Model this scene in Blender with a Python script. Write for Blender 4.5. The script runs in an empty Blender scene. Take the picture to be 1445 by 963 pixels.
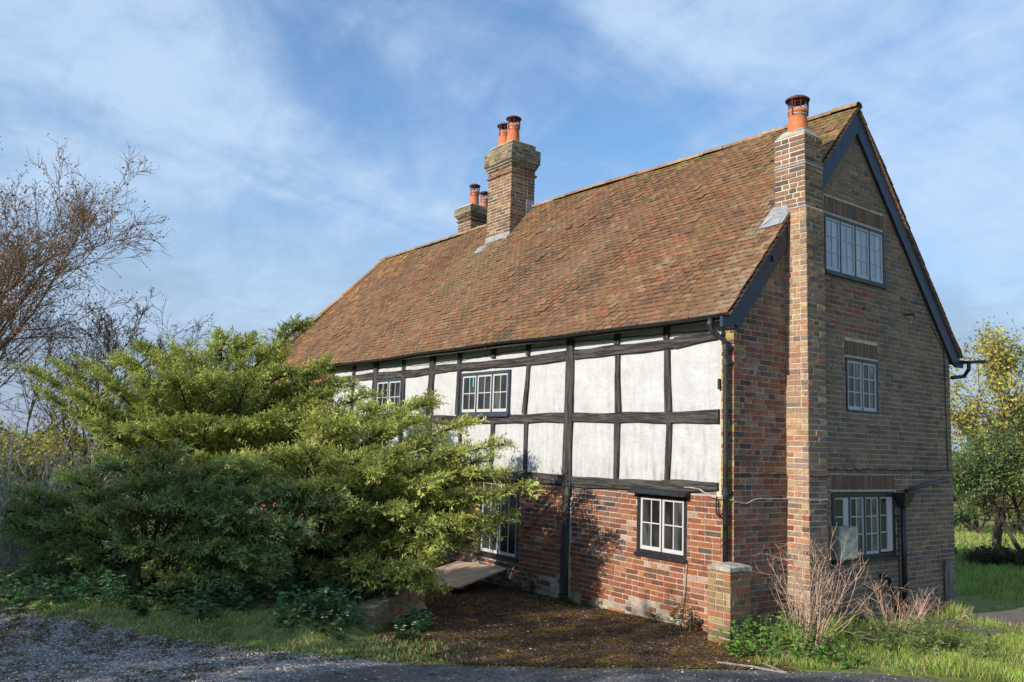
import bpy, math, random
import numpy as np
from mathutils import Matrix, Vector
R = math.radians
rnd = random.Random(7)
rng = np.random.default_rng(7)
S = bpy.context.scene
COL = S.collection

# ------------------------------------------------------------------ camera
CAM = np.array([6.881, -8.7725, 2.3514])
YAW, PITCH, ROLL, FPX, PW, PH = -0.9276, 0.1250, 0.0345, 1175.44, 1445, 963
FW = np.array([math.sin(YAW)*math.cos(PITCH), math.cos(YAW)*math.cos(PITCH), math.sin(PITCH)])
_r = np.array([math.cos(YAW), -math.sin(YAW), 0.0]); _u = np.cross(_r, FW)
RT = _r*math.cos(ROLL) + _u*math.sin(ROLL)
UP = -_r*math.sin(ROLL) + _u*math.cos(ROLL)
cd = bpy.data.cameras.new('camera'); cam = bpy.data.objects.new('camera', cd); COL.objects.link(cam)
cd.sensor_fit = 'HORIZONTAL'; cd.sensor_width = 36; cd.lens = FPX/PW*36
cd.clip_start = 0.05; cd.clip_end = 3000
m = Matrix.Identity(4)
for i in range(3):
    m[i][0] = RT[i]; m[i][1] = UP[i]; m[i][2] = -FW[i]; m[i][3] = CAM[i]
cam.matrix_world = m
S.camera = cam

# ------------------------------------------------------------------ light
SUN_EL, SUN_AZ = 25.0, 178.3          # azimuth measured from +Y towards +X
sd = np.array([math.sin(R(SUN_AZ))*math.cos(R(SUN_EL)), math.cos(R(SUN_AZ))*math.cos(R(SUN_EL)), math.sin(R(SUN_EL))])
sl = bpy.data.lights.new('sun', 'SUN'); sl.energy = 3.0; sl.angle = R(0.55); sl.color = (1.0, 0.90, 0.76)
so = bpy.data.objects.new('sun', sl); COL.objects.link(so)
so.rotation_euler = Vector(sd).to_track_quat('Z', 'Y').to_euler()
so.location = (0, -30, 30)
S.view_settings.view_transform = 'Standard'; S.view_settings.look = 'None'
S.view_settings.gamma = 1; S.view_settings.exposure = 0.96

W = bpy.data.worlds.new('World'); S.world = W; W.use_nodes = True
SKYLOC = (6, 6, 6)
def world():
    nt = W.node_tree; N = nt.nodes; L = nt.links; N.clear()
    def n(t, **k):
        o = N.new(t)
        for a, b in k.items(): setattr(o, a, b)
        return o
    out = n('ShaderNodeOutputWorld'); bg = n('ShaderNodeBackground'); bg.inputs[1].default_value = 0.15
    sky = n('ShaderNodeTexSky', sky_type='NISHITA', sun_disc=False, sun_elevation=R(SUN_EL), sun_rotation=R(SUN_AZ))
    sky.air_density = 1.0; sky.dust_density = 0.6; sky.ozone_density = 2.2
    tc = n('ShaderNodeTexCoord'); sx = n('ShaderNodeSeparateXYZ'); L.new(tc.outputs['Generated'], sx.inputs[0])
    def mth(op, a, b=None, clamp=False):
        o = n('ShaderNodeMath', operation=op, use_clamp=clamp)
        for i, v in enumerate((a, b)):
            if v is None: continue
            if isinstance(v, (int, float)): o.inputs[i].default_value = v
            else: L.new(v, o.inputs[i])
        return o.outputs[0]
    zz = mth('ADD', mth('MAXIMUM', sx.outputs[2], 0.0), 0.30)
    cx = n('ShaderNodeCombineXYZ'); L.new(mth('DIVIDE', sx.outputs[0], zz), cx.inputs[0]); L.new(mth('DIVIDE', sx.outputs[1], zz), cx.inputs[1])
    def noise(sc, det, rough, dist, rot, scl, loc=(0, 0, 0)):
        mp = n('ShaderNodeMapping'); mp.inputs['Rotation'].default_value[2] = rot; mp.inputs['Scale'].default_value = scl; mp.inputs['Location'].default_value = loc
        L.new(cx.outputs[0], mp.inputs[0])
        o = n('ShaderNodeTexNoise'); o.inputs['Scale'].default_value = sc; o.inputs['Detail'].default_value = det
        o.inputs['Roughness'].default_value = rough; o.inputs['Distortion'].default_value = dist
        L.new(mp.outputs[0], o.inputs[0]); return o.outputs[0]
    def ramp(v, a, b):
        o = n('ShaderNodeMapRange', interpolation_type='SMOOTHSTEP'); L.new(v, o.inputs[0])
        o.inputs[1].default_value = a; o.inputs[2].default_value = b; return o.outputs[0]
    big = noise(1.25, 5, 0.5, 0.3, 0.35, (1.0, 0.9, 1), SKYLOC)
    wisp = noise(2.2, 10, 0.58, 0.7, -0.5, (1.25, 0.6, 1), (0.4, 2.2, 0))
    fine = noise(6.0, 10, 0.62, 0.9, 0.6, (0.7, 1.3, 1))
    v = mth('ADD', mth('MULTIPLY', big, 0.46), mth('ADD', mth('MULTIPLY', wisp, 0.38), mth('MULTIPLY', fine, 0.16)))
    mask = mth('ADD', mth('MULTIPLY', ramp(v, 0.40, 0.62), 0.74), 0.16)
    low = ramp(sx.outputs[2], 0.46, 0.08)               # thin veil that thickens to the horizon
    mask = mth('MAXIMUM', mask, mth('MULTIPLY', low, 0.93), clamp=True)
    mix = n('ShaderNodeMix', data_type='RGBA'); L.new(mask, mix.inputs[0])
    hs = n('ShaderNodeHueSaturation'); hs.inputs['Saturation'].default_value = 1.22; hs.inputs['Value'].default_value = 0.72
    L.new(sky.outputs[0], hs.inputs['Color'])
    cl = n('ShaderNodeMix', data_type='RGBA'); L.new(ramp(mth('ADD', v, mth('MULTIPLY', sx.outputs[2], 0.30)), 0.48, 0.72), cl.inputs[0])
    cl.inputs[6].default_value = (1.22, 1.60, 2.20, 1); cl.inputs[7].default_value = (1.98, 2.55, 3.36, 1)
    L.new(hs.outputs[0], mix.inputs[6]); L.new(cl.outputs[2], mix.inputs[7])
    L.new(mix.outputs[2], bg.inputs[0]); L.new(bg.outputs[0], out.inputs[0])
world()

# ------------------------------------------------------------------ helpers
def ray(px, py):
    return FW + RT*(px-PW/2)/FPX - UP*(py-PH/2)/FPX
def at(px, py, dep):
    return CAM + ray(px, py)*dep
def proj(P):
    d = np.asarray(P, float) - CAM; z = d @ FW
    return PW/2 + FPX*(d @ RT)/z, PH/2 - FPX*(d @ UP)/z, z
def sstep(a, b, x):
    t = np.clip((x-a)/(b-a), 0, 1); return t*t*(3-2*t)
def hgt(x, y):
    x = np.asarray(x, float); y = np.asarray(y, float)
    s = (x+1)*0.817 - (y+4.45)*0.577
    z = np.where(s > 0, 0.1+0.072*np.minimum(s, 14), 0.1+0.024*s) - 0.02*np.maximum(y, 0)
    t = -(x+2.5)*0.74 - (y+3.6)*0.67
    z = z + 0.27*sstep(0.0, 0.5, t)*sstep(-0.35, -1.3, s)
    near = sstep(30, 12, np.hypot(x, y))
    z = z + near*(0.018*np.sin(1.3*x+0.7*y) + 0.014*np.sin(2.3*y-1.1*x+1))*sstep(0, .5, np.abs(y)+np.maximum(0, x)*.3)
    return np.maximum(z, -1.6)
def gp(px, py):
    d = ray(px, py); t = 2.0
    while t < 400:
        p = CAM + d*t
        if p[2] < hgt(p[0], p[1]): break
        t += 0.02 if t < 30 else 0.2
    return p
def gz(x, y, dz=0.0): return np.array([x, y, float(hgt(x, y))+dz])

def tag(o, label=None, cat=None, group=None, kind=None):
    if label: o['label'] = label
    if cat: o['category'] = cat
    if group: o['group'] = group
    if kind: o['kind'] = kind
    return o
def empty(name, loc=(0, 0, 0)):
    o = bpy.data.objects.new(name, None); COL.objects.link(o); o.location = loc; o.empty_display_size = 0.2; return o
def link(name, me, parent=None, loc=None, rot=None):
    o = bpy.data.objects.new(name, me); COL.objects.link(o)
    if parent is not None: o.parent = parent
    if loc is not None: o.location = loc
    if rot is not None: o.rotation_euler = rot
    return o
def mk(name, V, F, mat, col=None, smooth=False):
    """V (n,3); F list of int arrays (m,k)."""
    V = np.ascontiguousarray(V, np.float32); me = bpy.data.meshes.new(name)
    if not isinstance(F, (list, tuple)): F = [F]
    F = [np.asarray(f, np.int32) for f in F if len(f)]
    idx = np.concatenate([f.ravel() for f in F]); cnt = np.concatenate([np.full(len(f), f.shape[1], np.int32) for f in F])
    st = np.concatenate([[0], np.cumsum(cnt)[:-1]]).astype(np.int32)
    me.vertices.add(len(V)); me.vertices.foreach_set('co', V.ravel())
    me.loops.add(len(idx)); me.loops.foreach_set('vertex_index', idx)
    me.polygons.add(len(cnt)); me.polygons.foreach_set('loop_start', st); me.polygons.foreach_set('loop_total', cnt)
    me.polygons.foreach_set('use_smooth', np.full(len(cnt), bool(smooth)))
    me.update(calc_edges=True)
    if col is not None:
        a = me.color_attributes.new('col', 'FLOAT_COLOR', 'POINT')
        c = np.ones((len(V), 4), np.float32); c[:, :3] = col; a.data.foreach_set('color', c.ravel())
    if mat is not None: me.materials.append(mat)
    return me
class MB:
    def __init__(s): s.v = []; s.f = []
    def add(s, vs, fs):
        b = len(s.v); s.v += [tuple(map(float, q)) for q in vs]; s.f += [[i+b for i in f] for f in fs]
    def box(s, x0, x1, y0, y1, z0, z1):
        s.add([(x0,y0,z0),(x1,y0,z0),(x1,y1,z0),(x0,y1,z0),(x0,y0,z1),(x1,y0,z1),(x1,y1,z1),(x0,y1,z1)],
              [(3,2,1,0),(4,5,6,7),(0,1,5,4),(1,2,6,5),(2,3,7,6),(3,0,4,7)])
    def tube(s, pts, r, k=8, cap=True):
        pts = [Vector(p) for p in pts]; n = len(pts); rs = r if isinstance(r, (list, tuple)) else [r]*n
        b = len(s.v); pu = None
        for i, p in enumerate(pts):
            t = (pts[min(i+1, n-1)] - pts[max(i-1, 0)]).normalized()
            a = pu if pu is not None else (Vector((0, 0, 1)) if abs(t.z) < .9 else Vector((1, 0, 0)))
            u = (a - t*a.dot(t)).normalized(); w = t.cross(u); pu = u
            for j in range(k):
                an = 2*math.pi*j/k; q = p + (u*math.cos(an)+w*math.sin(an))*rs[i]; s.v.append(tuple(q))
        for i in range(n-1):
            for j in range(k):
                s.f.append([b+i*k+j, b+i*k+(j+1) % k, b+(i+1)*k+(j+1) % k, b+(i+1)*k+j])
        if cap:
            s.f.append([b+j for j in range(k)][::-1]); s.f.append([b+(n-1)*k+j for j in range(k)])
    def lathe(s, c, prof, k=20):
        b = len(s.v)
        for (r, z) in prof:
            for j in range(k):
                an = 2*math.pi*j/k; s.v.append((c[0]+r*math.cos(an), c[1]+r*math.sin(an), c[2]+z))
        for i in range(len(prof)-1):
            for j in range(k): s.f.append([b+i*k+j, b+i*k+(j+1) % k, b+(i+1)*k+(j+1) % k, b+(i+1)*k+j])
    def prism(s, poly, h0, h1):       # poly of 3D fn: list of (x,y) extruded in z
        n = len(poly); s.add([(x, y, h0) for x, y in poly]+[(x, y, h1) for x, y in poly],
            [list(range(n))[::-1], list(range(n, 2*n))]+[(i, (i+1) % n, n+(i+1) % n, n+i) for i in range(n)])
    def build(s, name, mat, parent=None, smooth=False, bevel=0):
        me = bpy.data.meshes.new(name); me.from_pydata(s.v, [], s.f)
        if smooth:
            for p in me.polygons: p.use_smooth = True
        me.materials.append(mat); o = link(name, me, parent)
        if bevel:
            b = o.modifiers.new('bevel', 'BEVEL'); b.width = bevel; b.segments = 2; b.limit_method = 'ANGLE'
        return o

# ------------------------------------------------------------------ materials
def nodemat(name):
    mt = bpy.data.materials.new(name); mt.use_nodes = True; nt = mt.node_tree
    return mt, nt, nt.nodes, nt.links, nt.nodes['Principled BSDF']
class G:
    """tiny node graph helper"""
    def __init__(s, name, rough=0.85, spec=0.3):
        s.mt, s.nt, s.N, s.L, s.b = nodemat(name); s.b.inputs['Roughness'].default_value = rough
        s.b.inputs['Specular IOR Level'].default_value = spec; s._tc = None
    def put(s, sock, v):
        if isinstance(v, (int, float)): sock.default_value = v
        elif isinstance(v, (tuple, list)): sock.default_value = tuple(v)+((1,) if len(v) == 3 and sock.type == 'RGBA' else ())
        else: s.L.new(v, sock)
    def pos(s):
        if s._tc is None: s._tc = s.N.new('ShaderNodeNewGeometry')
        return s._tc.outputs['Position']
    def xyz(s):
        o = s.N.new('ShaderNodeSeparateXYZ'); s.L.new(s.pos(), o.inputs[0]); return o.outputs
    def noise(s, scale, detail=4, rough=.55, stretch=None, dist=0, loc=None):
        o = s.N.new('ShaderNodeTexNoise'); o.inputs['Scale'].default_value = scale; o.inputs['Detail'].default_value = detail
        o.inputs['Roughness'].default_value = rough; o.inputs['Distortion'].default_value = dist
        if stretch or loc:
            mp = s.N.new('ShaderNodeMapping'); s.L.new(s.pos(), mp.inputs[0])
            if stretch: mp.inputs['Scale'].default_value = stretch
            if loc: mp.inputs['Location'].default_value = loc
            s.L.new(mp.outputs[0], o.inputs[0])
        else: s.L.new(s.pos(), o.inputs[0])
        return o.outputs[0]
    def vor(s, scale, out='Distance'):
        o = s.N.new('ShaderNodeTexVoronoi'); o.inputs['Scale'].default_value = scale; s.L.new(s.pos(), o.inputs[0]); return o.outputs[out]
    def rng(s, v, a, b, c=0, d=1, smooth=True):
        o = s.N.new('ShaderNodeMapRange'); s.put(o.inputs[0], v)
        if smooth: o.interpolation_type = 'SMOOTHSTEP'
        for i, q in enumerate((a, b, c, d)): o.inputs[i+1].default_value = q
        return o.outputs[0]
    def math(s, op, a, b=0.0):
        o = s.N.new('ShaderNodeMath'); o.operation = op; s.put(o.inputs[0], a); s.put(o.inputs[1], b); return o.outputs[0]
    def mix(s, f, a, b, mode='MIX'):
        o = s.N.new('ShaderNodeMix'); o.data_type = 'RGBA'; o.blend_type = mode; s.put(o.inputs[0], f); s.put(o.inputs[6], a); s.put(o.inputs[7], b); return o.outputs[2]
    def attr(s): o = s.N.new('ShaderNodeAttribute'); o.attribute_name = 'col'; return o.outputs['Color']
    def obj(s, w='Color'): return s.N.new('ShaderNodeObjectInfo').outputs[w]
    def col(s, v): s.put(s.b.inputs['Base Color'], v)
    def bump(s, h, dist=.01, st=1.0):
        o = s.N.new('ShaderNodeBump'); o.inputs['Distance'].default_value = dist; o.inputs['Strength'].default_value = st
        s.L.new(h, o.inputs['Height']); s.L.new(o.outputs[0], s.b.inputs['Normal'])
M = {}
def flat(name, c, rough=.7, spec=.3, var=.25, sc=8, bump=0.0, metal=0):
    g = G(name, rough, spec); n = g.noise(sc, 5, .6)
    g.col(g.mix(g.rng(n, .3, .7), tuple(q*(1-var) for q in c), tuple(min(1, q*(1+var)) for q in c)))
    if bump: g.bump(g.noise(sc*4, 4), bump)
    g.b.inputs['Metallic'].default_value = metal
    M[name] = g.mt; return g.mt
def colmat(name, src, var=(.72, 1.22), nsc=30, bump=.006, rough=.9, speck=None, lichen=0, moss=None):
    """colour from the piece (object colour or stored colour) with grain, specks and lichen"""
    g = G(name, rough, .2); base = g.attr() if src == 'attr' else g.obj()
    n = g.noise(nsc, 6, .65); k = g.rng(n, .28, .72, var[0], var[1])
    c = g.mix(1.0, base, g.math('MULTIPLY', k, 1.0), 'MULTIPLY')
    n2 = g.noise(9, 5, .6); c = g.mix(g.rng(n2, .55, .75, 0, .45), c, (.05, .04, .035))
    if speck: c = g.mix(g.rng(g.noise(55, 3, .7), .62, .74, 0, .6), c, speck)
    c = g.mix(g.rng(g.noise(.9, 5, .6), .5, .72, 0, .38), c, (.06, .05, .043)); c = g.mix(g.rng(g.noise(1.3, 6, .65, None, .6, (7, 3, 1)), .56, .74, 0, .35), c, speck or (.3, .25, .2))
    if lichen:
        c = g.mix(g.math('MULTIPLY', g.rng(g.noise(2.2, 6, .65), .56, .7), lichen), c, (.30, .24, .07))
    if moss: c = g.mix(g.rng(g.noise(1.5, 6, .65, (1, .22, .22), .4), .42, .68, 0, .36), c, (.085, .066, .048)); c = g.mix(g.rng(g.noise(.6, 5, .6, (1, .5, .5), .2, (4, 2, 2)), .5, .7, 0, .35), c, (.21, .15, .095))
    if moss:
        c = g.mix(g.rng(g.noise(1.1, 8, .72), .5, .72, 0, moss), c, (.17, .14, .035))
    g.col(c); g.bump(g.noise(70, 5, .6), bump); M[name] = g.mt; return g.mt
for nm, sp, li in (('brick', (.34, .3, .25), .12), ('chimney_brick', (.45, .38, .28), .08), ('gable_brick', (.2, .17, .15), .12)):
    colmat(nm, 'obj', speck=sp, lichen=li); colmat(nm+'_stuff', 'attr', speck=sp, lichen=li)
colmat('ridge', 'obj', moss=.2, nsc=14); colmat('tile', 'obj', var=(.6, 1.35), moss=.4, nsc=26, bump=.01); colmat('tile_stuff', 'attr', var=(.6, 1.35), moss=.4, nsc=26, bump=.01)
def mortar(name, c):
    g = G(name, .95, .1); n = g.noise(14, 6, .65); c2 = tuple(q*.75 for q in c)
    k = g.mix(g.rng(n, .35, .65), c2, c); k = g.mix(g.rng(g.noise(2.5, 4), .55, .7, 0, .6), k, tuple(q*.45 for q in c)); g.col(k); g.bump(g.noise(90, 3), .004); M[name] = g.mt
mortar('mortar', (.52, .45, .35)); mortar('chimney_mortar', (.64, .56, .45)); mortar('gable_mortar', (.66, .55, .40))
def plaster():
    g = G('plaster', .9, .15); z = g.xyz()[2]
    base = g.mix(g.rng(g.noise(3, 6, .6), .35, .7), (.52, .54, .558), (.475, .488, .50))
    st = g.noise(6, 9, .75, (1.5, 1, .3)); low = g.rng(z, 2.62, 1.95, .12, 1)
    mid = g.rng(z, 3.15, 2.9, 0, .6)
    dirt = g.math('MULTIPLY', g.rng(st, .42, .72), g.math('MAXIMUM', low, mid))
    base = g.mix(g.math('MULTIPLY', dirt, .85), base, (.24, .235, .19))
    base = g.mix(g.rng(g.noise(26, 6, .7), .62, .8, 0, .5), base, (.45, .43, .38))
    base = g.mix(g.math('MULTIPLY', g.rng(g.noise(5, 8, .7, (2.2, 1, .16), 0, (3, 0, 1)), .52, .74), g.math('MAXIMUM', g.rng(z, 3.35, 3.75, 0, .5), g.rng(z, 2.35, 2.75, 0, .5))), base, (.27, .26, .22)); cr = g.noise(1.7, 8, .75, None, 1.5); base = g.mix(g.rng(g.math('ABSOLUTE', g.math('SUBTRACT', cr, .5)), 0.007, .0, 0, .5), base, (.2, .185, .16))
    g.col(base); g.bump(g.math('ADD', g.math('MULTIPLY', g.noise(4, 5), 1.6), g.math('MULTIPLY', g.noise(50, 4), .4)), .02); M['plaster'] = g.mt
plaster()
def timber(name, st, a, b, c):
    g = G(name, .75, .3); n = g.noise(26, 7, .68, st, .3); k = g.mix(g.rng(n, .42, .58), a, b)
    k = g.mix(g.rng(g.noise(40, 6, .7, st), .6, .75, 0, .8), k, c); k = g.mix(g.rng(g.noise(3, 4), .5, .7, 0, .5), k, a)
    g.col(k); g.bump(n, .03); M[name] = g.mt
timber('timber_up', (1, 1, .06), (.02, .02, .02), (.08, .076, .073), (.28, .23, .18))
timber('timber_along', (.06, 1, 1), (.02, .02, .02), (.082, .078, .075), (.28, .23, .18))
timber('bleached_board', (1, .12, 1), (.5, .36, .25), (.64, .48, .34), (.3, .21, .14))
timber('sleeper', (.3, .3, 1), (.2, .155, .09), (.38, .31, .18), (.42, .39, .24))
timber('grey_post', (1, 1, .08), (.16, .15, .13), (.3, .28, .25), (.4, .38, .34))
flat('frame_black', (.02, .022, .026), .45, .4, .4, 20, .002)
flat('frame_blue', (.035, .05, .075), .5, .4, .35, 18, .003)
flat('barge', (.022, .035, .06), .45, .4, .35, 9, .002)
g = G('white_paint', .5, .35); k = g.mix(g.rng(g.noise(34, 6, .7), .60, .72, 0, .8), (.50, .50, .497), (.22, .2, .17)); g.col(k); g.bump(g.noise(50, 4), .002); M['white_paint'] = g.mt
flat('gutter', (.022, .024, .026), .4, .5, .5, 12, .003)
flat('lead', (.27, .285, .31), .5, .4, .25, 9, .004)
flat('terracotta', (.50, .16, .07), .7, .3, .18, 10, .003)
flat('cowl_metal', (.10, .035, .028), .5, .4, .4, 20, .002)
flat('steel', (.4, .4, .4), .4, .5, .2, 30)
flat('soffit', (.05, .045, .04), .9, .1)
flat('wall_core', (.2, .17, .15), .95, .1)
flat('cement', (.34, .32, .27), .95, .1, .35, 10, .008)
flat('cable', (.015, .015, .015), .6, .3); flat('cable_white', (.36, .34, .30), .6, .3)
flat('meter', (.52, .47, .36), .7, .3, .45, 8, .002); flat('meter_side', (.34, .33, .29), .8, .2, .4, 9)
flat('sticker', (.1, .45, .65), .5, .3, .1)
def glass(name, a, b, sc=3, rough=.06):
    g = G(name, rough, .55); n = g.noise(sc, 3, .5, (1, 1, .35), .5); g.col(g.mix(g.rng(n, .4, .62), a, b)); g.bump(g.noise(2.3, 2), .02, .35); M[name] = g.mt
glass('glass_dark', (.012, .013, .014), (.04, .042, .045)); glass('glass_mid', (.02, .022, .024), (.075, .08, .085), 5, .09); glass('glass_murk', (.015, .014, .013), (.06, .055, .048), 4, .15); glass('glass_curtain', (.05, .052, .05), (.2, .21, .2), 6); glass('glass_pale', (.30, .36, .44), (.40, .46, .55), 4)
def leafmat(name, trans=.28, rough=.6, hv=(.75, 1.3), nsc=3.0):
    g = G(name, rough, .25); c = g.mix(1.0, g.attr(), g.rng(g.noise(nsc, 4, .6), .3, .7, *hv), 'MULTIPLY'); g.col(c)
    t = g.N.new('ShaderNodeBsdfTranslucent'); g.L.new(c, t.inputs[0]); mx = g.N.new('ShaderNodeMixShader'); mx.inputs[0].default_value = trans
    out = g.N['Material Output']; g.L.new(g.b.outputs[0], mx.inputs[1]); g.L.new(t.outputs[0], mx.inputs[2]); g.L.new(mx.outputs[0], out.inputs[0]); M[name] = g.mt
leafmat('leaf'); leafmat('needles', .26, .55, (.75, 1.25), 1.6); leafmat('grass_blade', .3, .6)
def barkm(name, a, b):
    g = G(name, .9, .15); n = g.noise(12, 6, .65, (1, 1, .3)); g.col(g.mix(g.rng(n, .35, .65), a, b)); g.bump(n, .02); M[name] = g.mt
barkm('bark', (.045, .035, .028), (.12, .095, .075)); barkm('twig_grey', (.2, .185, .17), (.36, .33, .30)); barkm('twig_tan', (.32, .21, .15), (.52, .37, .27))
barkm('bark_dark', (.035, .028, .022), (.075, .06, .045))
def ground_mats():
    g = G('ground', .95, .1); n = g.noise(.35, 8, .7); n2 = g.noise(7, 9, .75)
    c = g.mix(g.rng(n, .35, .65), (.19, .25, .06), (.29, .30, .095)); c = g.mix(g.rng(n2, .42, .62), c, (.10, .14, .04))
    c = g.mix(g.rng(g.noise(2.2, 9, .75), .52, .64, 0, .85), c, (.21, .165, .09)); c = g.mix(g.rng(g.noise(45, 4, .7), .55, .7, 0, .7), c, (.32, .29, .14)); g.col(c); g.bump(n2, .06); M['ground'] = g.mt
    g = G('road', .9, .2); v = g.vor(42, 'Color'); sx = g.N.new('ShaderNodeSeparateColor'); g.L.new(v, sx.inputs[0])
    c = g.mix(g.rng(sx.outputs[0], 0, 1), (.18, .165, .148), (.46, .43, .385)); c = g.mix(g.rng(sx.outputs[1], .86, .95), c, (.5, .49, .47))
    c = g.mix(g.rng(g.noise(1.3, 5, .6), .35, .62, .0, .5), c, (.12, .108, .096))
    # dark brown moss spreads over the left part and along the verge
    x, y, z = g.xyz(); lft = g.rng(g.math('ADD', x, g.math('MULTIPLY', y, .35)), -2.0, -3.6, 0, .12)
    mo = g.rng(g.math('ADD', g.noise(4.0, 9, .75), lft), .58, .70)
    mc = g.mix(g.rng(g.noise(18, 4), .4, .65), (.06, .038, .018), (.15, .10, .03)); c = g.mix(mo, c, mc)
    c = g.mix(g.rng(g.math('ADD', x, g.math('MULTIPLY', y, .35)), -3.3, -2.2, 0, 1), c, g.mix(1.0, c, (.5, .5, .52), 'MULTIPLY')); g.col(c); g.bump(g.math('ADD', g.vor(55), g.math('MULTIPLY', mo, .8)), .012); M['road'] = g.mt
    g = G('yard', .95, .1); n = g.noise(30, 8, .75); c = g.mix(g.rng(n, .35, .65), (.045, .03, .021), (.16, .105, .07))
    mo = g.rng(g.noise(1.7, 8, .72), .46, .56); c = g.mix(g.math('MULTIPLY', mo, .75), c, g.mix(g.rng(g.noise(14, 4), .4, .6), (.16, .088, .024), (.30, .19, .045)))
    c = g.mix(g.rng(g.noise(80, 3, .6), .68, .76, 0, .6), c, (.22, .18, .14)); c = g.mix(g.rng(g.noise(2.2, 6, .75), .62, .72, 0, .7), c, (.11, .105, .105))
    g.col(c); g.bump(g.math('ADD', n, g.noise(5, 5)), .035); M['yard'] = g.mt
    g = G('path', .9, .15); n = g.noise(12, 8, .7); c = g.mix(g.rng(n, .35, .65), (.11, .094, .073), (.20, .172, .135)); g.col(c); g.bump(n, .01); M['path'] = g.mt
    g = G('soil', .95, .1); n = g.noise(9, 8, .7); g.col(g.mix(g.rng(n, .35, .65), (.025, .02, .013), (.08, .06, .035))); g.bump(n, .03); M['soil'] = g.mt
ground_mats()
g = G('stone_chip', .9, .2); g.col(g.attr()); M['stone_chip'] = g.mt

# ------------------------------------------------------------------ ground, road, yard
def axis(lo, hi, a, b, fine):
    mid = list(np.arange(a, b+1e-6, fine)); out = []; d = fine; x = a
    while x > lo: d *= 1.28; x -= d; out.append(x)
    out = out[::-1]; d = fine; x = b; tail = []
    while x < hi: d *= 1.28; x += d; tail.append(x)
    return np.array(out+mid+tail)
def grid_mesh(name, X, Y, Z, mat):
    ny, nx = X.shape; V = np.stack([X, Y, Z], -1).reshape(-1, 3); i = np.arange(ny*nx).reshape(ny, nx)
    F = np.stack([i[:-1, :-1], i[:-1, 1:], i[1:, 1:], i[1:, :-1]], -1).reshape(-1, 4)
    return mk(name, V, F, mat, smooth=True)
gx, gy = np.meshgrid(axis(-900, 700, -10, 4, .13), axis(-700, 900, -9, 8, .13))
tag(link('ground', grid_mesh('ground', gx, gy, hgt(gx, gy), M['ground'])), kind='structure')
def poly_at(pts, t):
    pts = np.array(pts, float); d = np.concatenate([[0], np.cumsum(np.hypot(*np.diff(pts, axis=0).T))]); t = t*d[-1]
    return np.stack([np.interp(t, d, pts[:, 0]), np.interp(t, d, pts[:, 1])], -1)
def sheet(name, edge_a, edge_b, nu, nv, dz, mat, wob=.06):
    u = np.linspace(0, 1, nu); A = poly_at(edge_a, u); B = poly_at(edge_b, u); v = np.linspace(0, 1, nv)[:, None, None]
    wv = (np.sin(u*61)+.7*np.sin(u*137+1)+.5*np.sin(u*283+2))*wob
    A = A + np.stack([wv*.6, -wv*.6], -1)
    P = A[None]*(1-v) + B[None]*v
    return tag(link(name, grid_mesh(name, P[..., 0], P[..., 1], hgt(P[..., 0], P[..., 1])+dz, mat)), kind='structure')
ROAD_EDGE = [(-14, -14.3), (-4.4, -7.55), (-3.3, -6.45), (-2.4, -5.55), (-1.7, -5.05), (-1.0, -4.45), (-.1, -3.25), (.62, -2.15), (1.35, -1.1), (2.0, -.2), (3.2, .9), (6, 3.2)]
ROAD_FAR = [(-8, -22), (0, -14.5), (3, -12), (6, -10.5), (9.5, -7.5), (14, -3)]
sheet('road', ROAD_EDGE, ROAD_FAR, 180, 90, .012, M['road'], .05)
YARD_A = [(-8.0, .02), (-6, .02), (-4, .02), (-2, .02), (-.4, .02), (.15, -.25), (.7, -.45), (1.45, -.85)]
YARD_B = [(-8.0, -2.0), (-5.2, -2.1), (-3.3, -2.75), (-2.45, -3.6), (-1.7, -4.1), (-.55, -3.75), (.3, -2.55), (1.38, -1.02)]
sheet('yard', YARD_A, YARD_B, 120, 50, .012, M['yard'], .0)
sheet('path', [(.12, 5.45), (.15, 6.2), (.2, 7.4), (.3, 9)], [(1.35, 5.2), (1.25, 6.2), (1.1, 7.4), (1.1, 9)], 20, 14, .012, M['path'], .03)
sheet('paving_patch', [(.35, 3.75), (.4, 4.7)], [(1.35, 3.75), (1.3, 4.5)], 10, 10, .014, M['path'], .03)

# ------------------------------------------------------------------ the cottage
LX, GW, EZ, RY, RZ = -16.3, 5.8, 4.14, 2.95, 7.82
SL = (RZ-EZ)/(RY+.20)                                # roof rise per metre
def roofz(y): return EZ + (y+.20)*SL if y <= RY else EZ + (6.10-y)*SL
cottage = empty('cottage')
tag(cottage, 'old brick and black timber framed cottage with tiled roof and three chimneys', 'cottage')
FR = {'front': (np.array([0., 0, 0]), np.array([1., 0, 0]), np.array([0., -1, 0]), 0.0),
      'gable': (np.array([0., 0, 0]), np.array([0., 1, 0]), np.array([1., 0, 0]), math.pi/2)}
def frame(face, off):     # wall frame shifted out to a parallel plane
    o, u, n, a = FR[face]; return (o+n*off, u, n, a)
def wb(mb, fr, u0, u1, z0, z1, d0, d1):
    o, u, n, a = fr; a0 = o+u*u0+n*d0; a1 = o+u*u1+n*d1
    mb.box(min(a0[0], a1[0]), max(a0[0], a1[0]), min(a0[1], a1[1]), max(a0[1], a1[1]), z0, z1)

HOLES_F = [(-1.70, -.77, .90, 1.77), (-5.62, -4.47, .42, 1.78)]
HOLES_G = [(2.08, 3.77, 5.06, 5.95), (2.6, 3.5, 3.02, 3.84), (2.18, 3.92, .87, 1.85)]
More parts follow.
